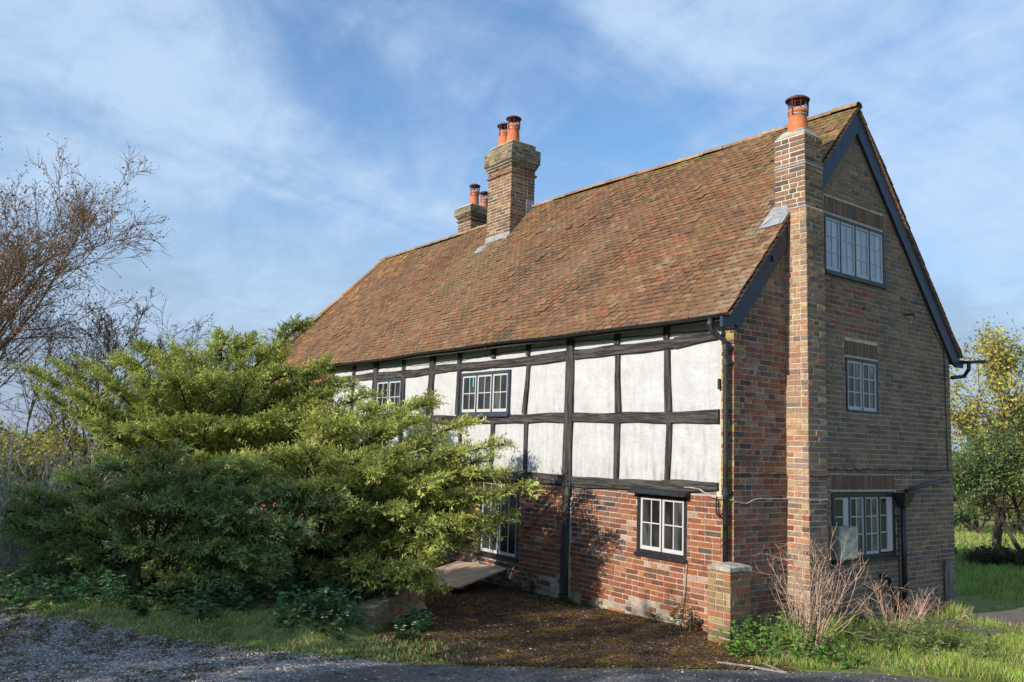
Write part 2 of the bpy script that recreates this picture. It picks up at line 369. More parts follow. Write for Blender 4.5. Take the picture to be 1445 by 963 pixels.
# inner core walls, recessed behind the windows
c = MB(); c.box(LX, -.3, .30, .42, -.4, 4.15); c.box(LX, LX+.3, .42, GW-.35, -.4, 4.1); c.box(LX, -.3, GW-.3, GW, -.5, 4.1)
c.add([(-.3, .42, -.4), (-.3, GW-.3, -.4), (-.3, GW-.3, 4.1), (-.3, RY, RZ-.35), (-.3, .42, 4.1), (-.42, .42, -.4), (-.42, GW-.3, -.4), (-.42, GW-.3, 4.1), (-.42, RY, RZ-.35), (-.42, .42, 4.1)],
      [(0, 1, 2, 3, 4), (9, 8, 7, 6, 5)])
c.build('inner_wall', M['wall_core'], cottage)
# mortar faces with window openings
def rect_minus(mb, fr, u0, u1, z0, z1, holes, d0, d1):
    us = sorted({u0, u1} | {h[i] for h in holes for i in (0, 1) if u0 < h[i] < u1})
    for a, b in zip(us[:-1], us[1:]):
        hs = sorted([h for h in holes if h[0] < b-1e-6 and h[1] > a+1e-6 and h[2] < z1 and h[3] > z0], key=lambda h: h[2]); z = z0
        for h in hs:
            if h[2] > z: wb(mb, fr, a, b, z, h[2], d0, d1)
            z = h[3]
        if z < z1: wb(mb, fr, a, b, z, z1, d0, d1)
mw = MB(); rect_minus(mw, FR['front'], -12.12, -.205, -.45, 1.80, HOLES_F, -.3, -.0065); wb(mw, FR['front'], LX, -12.12, -.45, 4.12, -.3, -.0065)
wb(mw, FR['front'], -.205, -.03, -.45, 4.15, -.3, -.0065)
plinth = mw.build('front_wall', M['mortar'], cottage)
mg = MB(); rect_minus(mg, FR['gable'], .009, GW, -.5, 4.1, HOLES_G[1:], -.28, -.0065)
def gpoly(mb, pts, x0, x1):
    n = len(pts); mb.add([(x0, y, z) for y, z in pts]+[(x1, y, z) for y, z in pts], [list(range(n))[::-1], list(range(n, 2*n))]+[(i, (i+1) % n, n+(i+1) % n, n+i) for i in range(n)])
rz = lambda y: roofz(y)-.10
h = HOLES_G[0]
gpoly(mg, [(.009, 4.1), (h[0], 4.1), (h[0], rz(h[0])), (.009, rz(.009))], -.28, -.0065)
gpoly(mg, [(h[1], 4.1), (GW, 4.1), (GW, rz(GW)), (h[1], rz(h[1]))], -.28, -.0065)
gpoly(mg, [(h[0], 4.1), (h[1], 4.1), (h[1], h[2]), (h[0], h[2])], -.28, -.0065)
gpoly(mg, [(h[0], h[3]), (h[1], h[3]), (h[1], rz(h[1])), (RY, rz(RY)), (h[0], rz(h[0]))], -.28, -.0065)
gable = mg.build('gable_wall', M['gable_mortar'], cottage)

# ---- bricks: laid out course by course, the 300 that show largest become objects
BR = []          # (group, frame, u, z, w, h, d, col)
def jit(c, a=.16): 
    k = 1+rnd.uniform(-a, a); return tuple(max(.004, q*k*(1+rnd.uniform(-.06, .06))) for q in c)
def pick(pal):
    r = rnd.random()*sum(w for w, _ in pal)
    for w, c in pal:
        r -= w
        if r <= 0: return jit(c)
    return jit(pal[-1][1])
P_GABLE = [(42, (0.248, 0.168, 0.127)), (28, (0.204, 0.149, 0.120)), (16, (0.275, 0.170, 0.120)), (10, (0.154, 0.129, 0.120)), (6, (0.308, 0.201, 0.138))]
P_RECESS = [(42, (0.247, 0.108, 0.072)), (24, (0.179, 0.100, 0.075)), (16, (0.304, 0.124, 0.075)), (12, (0.105, 0.081, 0.075)), (8, (0.273, 0.184, 0.110))]
P_PLINTH = [(42, (0.290, 0.101, 0.053)), (24, (0.229, 0.084, 0.051)), (12, (0.167, 0.075, 0.053)), (6, (0.123, 0.079, 0.070)), (14, (0.334, 0.150, 0.084)), (5, (0.352, 0.264, 0.202))]
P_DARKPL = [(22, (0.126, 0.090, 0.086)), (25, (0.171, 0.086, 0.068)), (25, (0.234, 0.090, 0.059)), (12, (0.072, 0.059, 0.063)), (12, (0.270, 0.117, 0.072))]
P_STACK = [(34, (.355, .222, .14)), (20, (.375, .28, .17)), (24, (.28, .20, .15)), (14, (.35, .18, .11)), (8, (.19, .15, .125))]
P_TOP = [(40, (0.238, 0.145, 0.101)), (30, (0.185, 0.123, 0.092)), (20, (0.273, 0.167, 0.110)), (10, (0.114, 0.092, 0.084))]
P_MID = [(35, (0.216, 0.126, 0.077)), (25, (0.153, 0.104, 0.072)), (20, (0.261, 0.144, 0.086)), (12, (0.108, 0.086, 0.068)), (8, (0.297, 0.234, 0.108))]
def lay(group, fr, u0, u1, z0, z1, pal, holes=(), keep=None, cz=.0752, joint=.015, zoff=0.0, long=.225, small=.105, dep=.06, sag=None, vj=None):
    vj = vj or joint; k0 = math.floor((z0-zoff)/cz); k1 = math.ceil((z1-zoff)/cz)
    for k in range(k0, k1):
        zb = zoff+k*cz; zt = zb+cz-joint
        a, b = max(zb, z0), min(zt, z1)
        if b-a < .02: continue
        u = u0 - rnd.choice((0, .06, .11)) if k % 2 else u0
        seq = rnd.random()
        while u < u1-.015:
            w = long if rnd.random() > .45 else small
            e = min(u+w, u1); s = max(u, u0)
            if u1-e < .05: e = u1
            spans = [(s, e)]
            for hh in holes:
                if hh[2] < b-.01 and hh[3] > a+.01:
                    nxt = []
                    for (p, q) in spans:
                        if hh[1] <= p or hh[0] >= q: nxt.append((p, q))
                        else:
                            if hh[0]-p > .02: nxt.append((p, hh[0]))
                            if q-hh[1] > .02: nxt.append((hh[1], q))
                    spans = nxt
            for (p, q) in spans:
                if q-p < .025: continue
                um, zm = (p+q)/2, (a+b)/2
                if keep and not keep(um, zm): continue
                cc = pal(um, zm) if callable(pal) else pick(pal)
                BR.append((group, fr, um, zm+(sag(um) if sag else 0), q-p, b-a, dep, cc))
            u = e+vj
def soldier(group, fr, u0, u1, z0, z1, pal):
    n = int((u1-u0)/.0745); w = (u1-u0)/n
    for i in range(n): BR.append((group, fr, u0+(i+.5)*w, (z0+z1)/2, w-.016, z1-z0-.008, .062, pick(pal)))
SOL = [(2.1, 3.75, 5.98, 6.22), (2.58, 3.52, 3.87, 4.09), (2.2, 3.9, 1.88, 2.1)]
PG_SOL = [(50, (.2, .125, .095)), (30, (.16, .11, .09)), (20, (.24, .135, .095))]
def pal_gable(u, z):
    if u < 1.15:
        if rnd.random() < max(0, .3-u*2.5)*sstep(.3, 1.5, z): return jit((.24, .19, .08), .3)
        return pick(P_RECESS if z < 4.6 and rnd.random() < .75 else P_GABLE)
    if z < .35 and u > 4 and rnd.random() < .5: return jit((.26, .20, .16), .3)
    if 4.2 < z < 4.95 and u < 3.6 and rnd.random() < .5: return pick(P_RECESS)
    return pick(P_GABLE)
lay('gable_wall', FR['gable'], .0, GW, -.45, 7.75, pal_gable, HOLES_G+SOL, lambda u, z: z < roofz(u)-.16, zoff=.01, joint=.0125, vj=.021)
for s_ in SOL: soldier('gable_wall', FR['gable'], *s_, PG_SOL)
def pal_plinth(u, z):
    if z < .18+.1*math.sin(u*3) and rnd.random() < .6: return jit((.38, .33, .28), .25)
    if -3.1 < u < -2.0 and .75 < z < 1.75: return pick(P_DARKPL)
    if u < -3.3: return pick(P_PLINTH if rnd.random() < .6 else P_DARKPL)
    return pick(P_PLINTH)
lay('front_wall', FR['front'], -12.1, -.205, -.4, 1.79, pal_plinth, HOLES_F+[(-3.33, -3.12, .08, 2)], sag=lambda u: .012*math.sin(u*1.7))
lay('front_wall', FR['front'], LX, -12.16, -.4, 4.1, P_PLINTH)
lay('front_wall', FR['front'], -.2, .0, -.4, 4.1, lambda u, z: jit((.36, .27, .08), .3) if rnd.random() < .45 and z > 1 else pick(P_PLINTH), zoff=.01)

# ---- gable chimney stack
def chimney_part(name, label): o = MB(); return o
CH_Y0, CH_Y1, CH_X = 1.127, 1.548, .34
def box_stack(mb, x0, x1, y0, y1, z0, z1): mb.box(x0+.004, x1-.004, y0+.004, y1-.004, z0, z1)
def stack_bricks(group, x0, x1, y0, y1, z0, z1, pal, faces='fglb', zoff=0, dep=.05, **k):
    if 'f' in faces: lay(group, frame('front', -y0), x0, x1, z0, z1, pal, zoff=zoff, dep=dep, **k)
    if 'g' in faces: lay(group, frame('gable', x1), y0, y1, z0, z1, pal, zoff=zoff, dep=dep, **k)
    if 'l' in faces:
        fr = (np.array([x0, 0., 0]), np.array([0., -1., 0]), np.array([-1., 0, 0]), -math.pi/2); lay(group, fr, -y1, -y0, z0, z1, pal, zoff=zoff, dep=dep, **k)
    if 'b' in faces:
        fr = (np.array([0, y1, 0.]), np.array([-1., 0, 0]), np.array([0, 1., 0]), math.pi); lay(group, fr, -x1, -x0, z0, z1, pal, zoff=zoff, dep=dep, **k)
ch = MB(); box_stack(ch, -.02, CH_X, CH_Y0, CH_Y1, -.5, 5.80); box_stack(ch, -.168, .322, CH_Y0+.002, CH_Y1-.002, 5.55, 6.86)
stack1 = ch.build('chimney', M['chimney_mortar'], cottage); stack1['label'] = 'tall brick chimney stack built up the gable wall'
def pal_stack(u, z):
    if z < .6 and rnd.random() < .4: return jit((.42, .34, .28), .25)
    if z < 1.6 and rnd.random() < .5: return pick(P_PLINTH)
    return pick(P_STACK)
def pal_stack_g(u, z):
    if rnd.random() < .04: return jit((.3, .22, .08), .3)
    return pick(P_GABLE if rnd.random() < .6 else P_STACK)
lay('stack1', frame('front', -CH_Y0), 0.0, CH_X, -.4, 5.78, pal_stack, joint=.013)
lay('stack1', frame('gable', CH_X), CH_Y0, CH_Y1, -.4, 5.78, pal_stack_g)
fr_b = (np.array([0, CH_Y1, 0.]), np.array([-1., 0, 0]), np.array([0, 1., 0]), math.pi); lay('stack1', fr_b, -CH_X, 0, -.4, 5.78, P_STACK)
stack_bricks('stack1', -.172, .326, CH_Y0, CH_Y1, 5.80, 6.85, P_TOP, joint=.021)
for zc in (6.41, 5.79):
    lb = MB(); lb.box(-.18, .335, CH_Y0-.008, CH_Y1+.008, zc-.012, zc+.012); lb.build('lead_band', M['lead'], stack1)
fl = MB(); nn = 9
for yy0, yy1, zz0, zz1, sh in ((CH_Y0, CH_Y1, 6.85, 6.97, .09),):
    a = [(-.172, yy0), (.326, yy0), (.326, yy1), (-.172, yy1)]; b = [(-.172+sh, yy0+sh), (.326-sh, yy0+sh), (.326-sh, yy1-sh), (-.172+sh, yy1-sh)]
    fl.add([(x, y, zz0) for x, y in a]+[(x, y, zz1) for x, y in b], [(0, 1, 5, 4), (1, 2, 6, 5), (2, 3, 7, 6), (3, 0, 4, 7), (4, 5, 6, 7)])
fl.build('mortar_cap', M['cement'], stack1)
def pot(parent, x, y, z, h, r, wire=True):
    p = MB(); p.lathe((x, y, z), [(r*1.12, 0), (r*1.08, h*.1), (r*.98, h*.55), (r*.92, h*.82), (r*1.04, h*.84), (r*1.05, h*.97), (r*.9, h), (r*.75, h), (r*.7, h*.7)], 20); p.build('chimney_pot', M['terracotta'], parent, True)
    st = MB(); st.lathe((x, y, z), [(r*.99, h*.76), (r*1.0, h*.76), (r*1.0, h*.79), (r*.99, h*.79)], 20); st.build('strap', M['steel'], parent)
    w = MB(); n = 10; hh = .15
    for j in range(n):
        a = 2*math.pi*j/n; w.tube([(x+r*.9*math.cos(a), y+r*.9*math.sin(a), z+h*.96), (x+r*1.02*math.cos(a), y+r*1.02*math.sin(a), z+h+hh)], .006, 4)
    for q in (.3, .6, .9):
        w.lathe((x, y, z+h+hh*q-.004), [(r*(.9+.12*q), 0), (r*(.92+.12*q), .004), (r*(.9+.12*q), .008)], 16)
    for a in (.6, 2.7, 4.8): w.tube([(x+r*1.03*math.cos(a), y+r*1.03*math.sin(a), z+h*.72), (x+r*1.1*math.cos(a), y+r*1.1*math.sin(a), z+h+hh)], .011, 5)
    w.lathe((x, y, z+h+hh), [(r*1.25, -.02), (r*1.28, 0), (r*.9, .035), (r*.3, .055), (.001, .06)], 20)
    w.build('cowl', M['cowl_metal'], parent)
pot(stack1, .075, 1.34, 6.93, .37, .135)
def flash(pts, d=.02): pass
# lead flashing where the stack meets the roof
lf = MB()
def on_roof(x, y, o): n_ = Vector((0, -SL, 1)).normalized(); return Vector((x, y, roofz(y)))+n_*o
def roof_patch(mb, x0, x1, y0, y1, o=.065): mb.add([on_roof(x0, y0, o), on_roof(x1, y0, o), on_roof(x1, y1, o), on_roof(x0, y1, o)], [(0, 1, 2, 3)])
lf.add([on_roof(-.30, .97, .05), on_roof(.08, .98, .05), on_roof(.08, 1.13, .05), on_roof(-.17, 1.13, .05)], [(0, 1, 2, 3)]); lf.add([on_roof(-.30, .97, .055), on_roof(-.168, 1.1, .055), on_roof(-.168, 1.55, .055), on_roof(-.26, 1.5, .055)], [(0, 1, 2, 3)])
lf.box(-.18, .05, CH_Y0-.012, CH_Y0-.004, 5.6, 5.86)
lf.box(.0, .07, CH_Y0-.016, CH_Y0-.006, 5.45, 5.74)
lf.build('flashing', M['lead'], stack1)

# ---- middle stack and far stacks
def big_stack(group, x0, x1, y0, y1, z0, zs, pots, label, ztop):
    b = MB(); box_stack(b, x0, x1, y0, y1, z0, zs)
    H = ztop-zs
    tiers = [(.0, .06, .035), (.06, .22, .0), (.22, .30, .03), (.30, .38, .055), (.38, .80, .085), (.80, 1.0, .0)]
    for a, e, o in tiers: b.box(x0-o+.006, x1+o-.006, y0-o+.006, y1+o-.006, zs+a*H, zs+e*H-.004)
    st = b.build('chimney', M['chimney_mortar'], cottage); st['label'] = label
    stack_bricks(group, x0, x1, y0, y1, z0, zs, P_MID, faces='fg', joint=.018)
    for a, e, o in tiers: stack_bricks(group, x0-o, x1+o, y0-o, y1+o, zs+a*H, zs+e*H-.002, [(1, (.19, .165, .115)), (1, (.26, .22, .13)), (.7, (.13, .11, .085))] if a > .2 else P_MID, faces='fglb', zoff=zs+a*H)
    for (px, py, hh, r) in pots: pot(st, px, py, ztop-.03, hh, r)
    return st
stack2 = big_stack('stack2', -8.98, -8.06, 2.25, 2.93, 6.6, 8.62, [(-8.28, 2.42, .48, .145), (-8.66, 2.44, .42, .145)], 'broad corbelled chimney stack in the middle of the ridge', 9.40)
f2 = MB(); roof_patch(f2, -9.2, -7.95, 2.08, 2.25, .05); f2.box(-9.0, -8.04, 2.236, 2.246, 6.95, 7.2)
yy = np.linspace(2.2, 2.95, 7)
for a, b_ in zip(yy[:-1], yy[1:]):
    f2.add([(-8.05, a, roofz(a)), (-8.05, b_, roofz(b_)), (-8.05, b_, roofz(b_)+.16), (-8.05, a, roofz(a)+.16)], [(0, 1, 2, 3)]); 
roof_patch(f2, -8.06, -7.9, 2.2, 2.95, .05); f2.box(-8.058, -8.045, 2.7, 2.9, 7.6, 8.05)
f2.build('flashing', M['lead'], stack2)
stack3 = big_stack('stack3', -11.55, -10.95, 3.1, 3.6, 7.3, 8.25, [(-11.12, 3.3, .42, .12)], 'short chimney stack with one pot behind the ridge', 8.68)
stack4 = big_stack('stack4', -11.93, -11.55, 3.88, 4.24, 6.3, 8.35, [(-11.73, 4.05, .42, .12)], 'rearmost chimney stack mostly hidden by the one before it', 8.78)

GROUPS = {'gable_wall': (gable, 'gable_brick'), 'front_wall': (plinth, 'brick'), 'stack1': (stack1, 'chimney_brick'), 'stack2': (stack2, 'chimney_brick'), 'stack3': (stack3, 'chimney_brick'), 'stack4': (stack4, 'chimney_brick')}
BOXF = np.array([(0, 1, 5, 4), (1, 2, 6, 5), (3, 0, 4, 7), (4, 5, 6, 7), (0, 3, 2, 1)])
UNITB = np.array([(-.5, 0, -.5), (.5, 0, -.5), (.5, 1, -.5), (-.5, 1, -.5), (-.5, 0, .5), (.5, 0, .5), (.5, 1, .5), (-.5, 1, .5)])
def brick_meshes(mat, key, cache={}):
    k = (mat, key)
    if k not in cache:
        L_ = []
        for i in range(3):
            v = UNITB*np.array([key[0], .06, key[1]]); v = v + rng.uniform(-.0018, .0018, v.shape); L_.append(mk('brick', v, BOXF, M[mat]))
        cache[k] = L_
    return rnd.choice(cache[k])
def emit_bricks(items, groups, limit):
    sc = []
    for b in items:
        o, u, n, a = b[1]; p = o+u*b[2]; p = np.array([p[0], p[1], b[3]]); x, y, z = proj(p)
        v = (CAM-p); f = float(v @ n)/np.linalg.norm(v)
        ok = 0 < x < PW and 0 < y < PH-10 and f > 0.03 and not (b[0] == 'front_wall' and b[2] < -4.4)
        if b[0] == 'gable_wall' and (b[2] < .5 and b[3] < .9): ok = False
        if b[0] == 'gable_wall' and b[2] > 1.1 and b[2] < 1.6: ok = False
        sc.append(b[4]*b[5]*f/z**2 if ok else 0)
    order = np.argsort(-np.array(sc)); top = set(order[:limit].tolist())
    st = {}
    for i, b in enumerate(items):
        gname, fr, um, zm, w, h_, dep, cc = b; o, u, n, a = fr; par, mat = groups[gname]; d = rnd.uniform(-.001, .008 if b[0].startswith('stack') else .0045)
        if i in top:
            pos = o+u*um+n*d; ob = link('brick', brick_meshes(mat, (round(w, 3), round(h_, 3))), par, (pos[0], pos[1], zm), (0, 0, a)); ob.color = (*cc, 1)
        else: st.setdefault(gname, []).append((o+u*um+n*d+np.array([0, 0, zm]), u, n, w, h_, dep, cc))
    for gname, L_ in st.items():
        par, mat = groups[gname]; V = np.empty((len(L_), 8, 3)); C = np.empty((len(L_), 8, 3))
        for i, (p, u, n, w, h_, dep, cc) in enumerate(L_):
            q = UNITB*np.array([w, dep, h_]); q = q+rng.uniform(-.002, .002, q.shape); V[i] = p+np.outer(q[:, 0], u)-np.outer(q[:, 1], n)+np.outer(q[:, 2], (0, 0, 1)); C[i] = cc
        F = (BOXF[None]+8*np.arange(len(L_))[:, None, None]).reshape(-1, 4)
        tag(link('brick', mk('brick', V.reshape(-1, 3), F, M[mat+'_stuff'], C.reshape(-1, 3)), par), kind='stuff')
emit_bricks(BR, GROUPS, 298)

# ---- plaster panels and timbers
POSTS = [-.24, -1.13, -2.13, -3.22, -4.33, -5.30, -6.42, -7.45, -8.64, -9.85, -11.0, -12.1]
ROWS = [(1.85, 2.82), (2.83, 3.83), (3.84, 4.2)]
for (a, b) in zip(POSTS[1:], POSTS[:-1]):
    for (z0, z1) in ROWS:
        a0, b0 = a+.002, (b-.002 if b < -.3 else -.207)
        nu, nv = 8, 8; U, Zz = np.meshgrid(np.linspace(a0, b0, nu), np.linspace(z0, z1, nv)); D = -.0+rng.uniform(-.004, .004, U.shape)
        D[0] = D[-1] = .01; D[:, 0] = D[:, -1] = .01
        me = grid_mesh('plaster_panel', U, D, Zz, M['plaster']); link('plaster_panel', me, cottage)
bk = MB(); bk.box(-12.12, -.206, .02, .3, 1.8, 4.2); bk.build('infill_backing', M['wall_core'], cottage)
def wave(L_, n, amp):
    t = np.linspace(0, L_, n); return sum(amp/(k+1)*np.sin(t*(2.2*k+1.3)+rnd.uniform(0, 6)) for k in range(4))
def member(name, p0, p1, w0, w1, out=.036, amp=.0095, up=False, parent=cottage):
    """wavy hewn timber between two (x,z) points on the front wall"""
    p0 = np.array(p0); p1 = np.array(p1); L_ = np.hypot(*(p1-p0)); n = max(4, int(L_/.09)); d = (p1-p0)/L_; nn_ = np.array([-d[1], d[0]])
    t = np.linspace(0, 1, n); c_ = p0+np.outer(t, p1-p0)+np.outer(wave(L_, n, amp*.8), nn_); w = w0+(w1-w0)*t
    e1 = c_+nn_*(w/2+wave(L_, n, amp))[:, None]; e0 = c_-nn_*(w/2+wave(L_, n, amp))[:, None]; o = out+rng.uniform(-.003, .003, n)
    b = .008
    V = []
    for i in range(n):
        V += [(e0[i, 0], .03, e0[i, 1]), (e0[i, 0]+nn_[0]*b*0, -o[i]+b, e0[i, 1]), (e0[i, 0]+nn_[0]*b, -o[i], e0[i, 1]+nn_[1]*b), (e1[i, 0]-nn_[0]*b, -o[i], e1[i, 1]-nn_[1]*b), (e1[i, 0], -o[i]+b, e1[i, 1]), (e1[i, 0], .03, e1[i, 1])]
    F = [(i*6+j, i*6+j+1, (i+1)*6+j+1, (i+1)*6+j) for i in range(n-1) for j in range(5)]
    F = np.array(F); me = mk(name, np.array(V), [F, np.array([[0, 5, 4, 3], [0, 3, 2, 1]]), np.array([[(n-1)*6+q for q in (0, 1, 2, 3)], [(n-1)*6+q for q in (0, 3, 4, 5)]])], M['timber_up' if up else 'timber_along'])
    return link(name, me, parent)
def post(x0, z0, x1, z1, w, **k): w *= .9; return member('timber_post', (x0, z0), (x1, z1), w, w*k.pop('t', 1.0), up=True, **k)
post(-3.225, 1.60, -3.215, 4.18, .205, t=.95, out=.046); post(-3.23, .08, -3.235, 1.60, .175, out=.038)
post(-1.155, 3.92, -1.155, 4.18, .125); post(-1.13, 1.9, -1.105, 2.76, .095); post(-1.11, 2.9, -1.155, 3.76, .115)
post(-2.13, 1.88, -2.12, 2.76, .115); post(-2.11, 2.9, -2.155, 3.76, .12, t=.9); post(-2.155, 3.92, -2.155, 4.18, .12)
post(-4.31, 1.88, -4.32, 2.76, .085, t=1.2); post(-4.36, 2.9, -4.31, 3.76, .115, t=.8, amp=.014); post(-4.34, 3.9, -4.34, 4.18, .12)
post(-5.29, 1.88, -5.29, 2.76, .11); post(-5.36, 3.92, -5.36, 4.18, .13)
post(-6.33, 1.88, -6.34, 2.76, .10); post(-6.47, 2.9, -6.45, 4.18, .13)
post(-7.45, 1.7, -7.45, 4.16, .21, out=.044); post(-8.6, 1.88, -8.6, 2.76, .11); post(-8.52, 2.9, -8.62, 4.14, .12)
post(-9.87, 1.7, -9.85, 4.14, .2, out=.044); post(-10.95, 1.88, -10.95, 4.13, .12); post(-12.08, 1.7, -12.08, 4.12, .18, out=.044)
XS = [-12.0, -9.95, -7.56, -3.33]
def rail(z, w, ends, **k):
    for (a, za, b, zb) in ends: member('timber_rail', (a, za), (b, zb), w*.94, w*.94, **k)
rail(2.825, .17, [(-12.0, 2.80, -9.96, 2.80), (-9.76, 2.80, -7.56, 2.80), (-7.35, 2.81, -3.32, 2.815), (-3.12, 2.825, -.225, 2.832)])
rail(3.83, .165, [(-12.0, 3.80, -9.96, 3.80), (-9.76, 3.80, -7.56, 3.79), (-7.35, 3.80, -3.32, 3.825), (-3.12, 3.83, -1.0, 3.855)])
member('timber_rail', (-1.0, 3.855), (-.235, 3.90), .155, .085, amp=.01)
rail(1.84, .18, [(-12.0, 1.84, -9.96, 1.84), (-9.76, 1.84, -7.56, 1.84), (-7.35, 1.84, -3.32, 1.83), (-3.12, 1.83, -1.2, 1.865)])
member('timber_rail', (-1.2, 1.865), (-.24, 1.90), .175, .13, amp=.018)

# ---- windows
def window(name, fr, u0, u1, z0, z1, cas, d, frame_mat, pane_mat, fw=.05, hood=None, sill=True, label=None, mull=.03, proud=.03, cw=.035, bar=.016):
    f = MB()
    wb(f, fr, u0, u0+fw, z0, z1, d-.03, d+proud); wb(f, fr, u1-fw, u1, z0, z1, d-.03, d+proud)
    wb(f, fr, u0+fw, u1-fw, z1-fw, z1, d-.03, d+proud-.002); wb(f, fr, u0+fw, u1-fw, z0, z0+fw*.8, d-.03, d+proud-.002)
    for a, b in zip(cas[:-1], cas[1:]): wb(f, fr, a[1], b[0], z0+fw*.8, z1-fw, d-.03, d+proud-.006)
    w = f.build(name, M[frame_mat], cottage)
    if label: w['label'] = label
    for cc in cas:
        a, b, nc, nr = cc[:4]; y0 = cc[4] if len(cc) > 4 else z0+fw*.8; y1 = z1-fw; m_ = MB(); wide = cc[5] if len(cc) > 5 else None
        L0, L1 = a+cw, b-cw
        if wide: L1 = b-wide
        wb(m_, fr, a, L0, y0, y1, d-.02, d+.016); wb(m_, fr, L1, b, y0, y1, d-.02, d+.016)
        wb(m_, fr, L0, L1, y1-cw, y1, d-.02, d+.014); wb(m_, fr, L0, L1, y0, y0+cw*1.5, d-.02, d+.014)
        px = np.linspace(L0, L1, nc+1); pz = np.linspace(y0+cw*1.5, y1-cw, nr+1)
        for q in px[1:-1]: wb(m_, fr, q-bar/2, q+bar/2, y0+cw*1.5, y1-cw, d-.012, d+.010)
        for q in pz[1:-1]: wb(m_, fr, L0, L1, q-bar/2, q+bar/2, d-.013, d+.008)
        m_.build('casement', M['white_paint'], w)
        for i in range(nc):
            for j in range(nr):
                p = MB(); wb(p, fr, px[i]+.004, px[i+1]-.004, pz[j]+.004, pz[j+1]-.004, -.002, .002); pm = pane_mat[i % len(pane_mat)] if isinstance(pane_mat, list) else rnd.choice(pane_mat) if isinstance(pane_mat, tuple) else pane_mat
                po = p.build('pane', M[pm], w); o, u, n, a_ = fr
                # old glass never sits quite flat
                ctr = Vector(o+u*(px[i]+px[i+1])/2)+Vector((0, 0, (pz[j]+pz[j+1])/2)); po.data.transform(Matrix.Translation(-ctr)); po.location = ctr+Vector(n*(d-.004))
                po.rotation_euler = (rnd.uniform(-.012, .012), rnd.uniform(-.012, .012), rnd.uniform(-.012, .012))
    if sill: s = MB(); wb(s, fr, u0-.02, u1+.02, z0-.045, z0-.002, d-.03, d+proud+.035); s.build('sill', M[frame_mat], w)
    if hood:
        s = MB(); o, u, n, a_ = fr; z_ = hood; pts = []
        for uu in (u0-.06, u1+.06):
            for (dd, zz) in ((-.01, z_+.10), (.13, z_+.015), (.13, z_-.01), (-.01, z_-.01)): q = o+u*uu+n*dd; pts.append((q[0], q[1], zz))
        s.add(pts, [(0, 1, 5, 4), (1, 2, 6, 5), (2, 3, 7, 6), (3, 0, 4, 7), (3, 2, 1, 0), (4, 5, 6, 7)]); s.build('hood', M['frame_black'], w)
    return w
def split(u0, u1, n, gap=.03):
    w = (u1-u0-gap*(n-1))/n; return [(u0+i*(w+gap), u0+i*(w+gap)+w) for i in range(n)]
Ff, Gf = FR['front'], FR['gable']
GM = ('glass_dark', 'glass_dark', 'glass_mid', 'glass_murk')
window('window', Ff, -1.70, -.77, .92, 1.755, [(a, b, 2, 2) for a, b in split(-1.64, -.83, 2, .016)], -.03, 'frame_black', GM, .06, hood=1.757, label='two light casement in the brick plinth under the bressummer')
w2 = window('window', Ff, -6.34, -4.80, 2.90, 3.68, [(a, b, 2, 2) for a, b in split(-6.285, -4.855, 3, .04)], .018, 'frame_blue', GM, .055, label='three light casement on the upper floor')
s = MB(); wb(s, Ff, -5.96, -5.925, 3.42, 3.60, .024, .027); s.build('sticker', M['sticker'], w2)
window('window', Ff, -9.76, -8.60, 2.90, 3.70, [(a, b, 2, 2) for a, b in split(-9.705, -8.655, 2, .045)], .018, 'frame_blue', GM, .055, label='two light casement on the upper floor behind the juniper')
window('french_window', Ff, -5.62, -4.47, .44, 1.755, [(a, b, 2, 2) for a, b in split(-5.56, -4.52, 2, .02)], -.03, 'frame_black', GM, .05, hood=1.757, label='tall glazed double door window with white frames')
window('window', Gf, 2.09, 3.76, 5.07, 5.94, [(a, b, 2, 3) for a, b in split(2.13, 3.72, 4, .024)], -.02, 'frame_blue', 'glass_pale', .038, label='four light attic window in the gable')  # attic panes have a pale blue-grey base colour
window('window', Gf, 2.61, 3.49, 3.03, 3.83, [(a, b, 2, 3) for a, b in split(2.65, 3.455, 2, .014)], -.02, 'frame_blue', ['glass_dark', 'glass_curtain'], .036, sill=False, label='two light window in the middle of the gable')
cs = split(2.26, 3.84, 4, .04); w5 = window('window', Gf, 2.19, 3.91, .88, 1.84, [(cs[0][0], cs[0][1], 1, 3, None or .95, .13), (cs[1][0], cs[1][1], 2, 3), (cs[2][0], cs[2][1], 2, 3), (cs[3][0], cs[3][1], 1, 3, .95, .15)], -.02, 'frame_black', ['glass_dark', 'glass_curtain'], .07, label='wide low window in the foot of the gable', cw=.025)
mbx = MB(); wb(mbx, Gf, 2.12, 2.60, .91, 1.37, -.0, .15); mo_ = mbx.build('meter_box', M['meter_side'], cottage, bevel=.006)
dr = MB(); wb(dr, Gf, 2.14, 2.58, .93, 1.35, .152, .162); dr.build('door', M['meter'], mo_)

# ---- roof
def ridge_lift(x): return .10*np.exp(-((np.asarray(x)+6.6)/2.6)**2)*(np.asarray(x) > -8.1)
RL = math.hypot(RY+.20, RZ-EZ); CX = (RY+.20)/RL; SX = (RZ-EZ)/RL
def wobble(u, v): return .016*np.sin(u*.9+v*.7)+.012*np.sin(u*2.1-v*1.9+1)+.008*np.sin(u*4.3+2*v)
rc = MB(); t_ = .07
prof = [(-.22, EZ-.035), (RY, RZ-.04), (6.12, EZ-.035), (6.12, EZ-.085), (RY, RZ-.17), (-.22, EZ-.085)]
n_ = 6; rc.add([(.03, y, z) for y, z in prof]+[((-15.2 if abs(y-RY) < .1 else -16.75), y, z) for y, z in prof], [(0, 1, 4, 5), (1, 2, 3, 4), (0, 6, 7, 1), (1, 7, 8, 2), (2, 8, 9, 3), (3, 9, 10, 4), (4, 10, 11, 5), (5, 11, 6, 0), (6, 11, 9, 8), (7, 6, 8)])
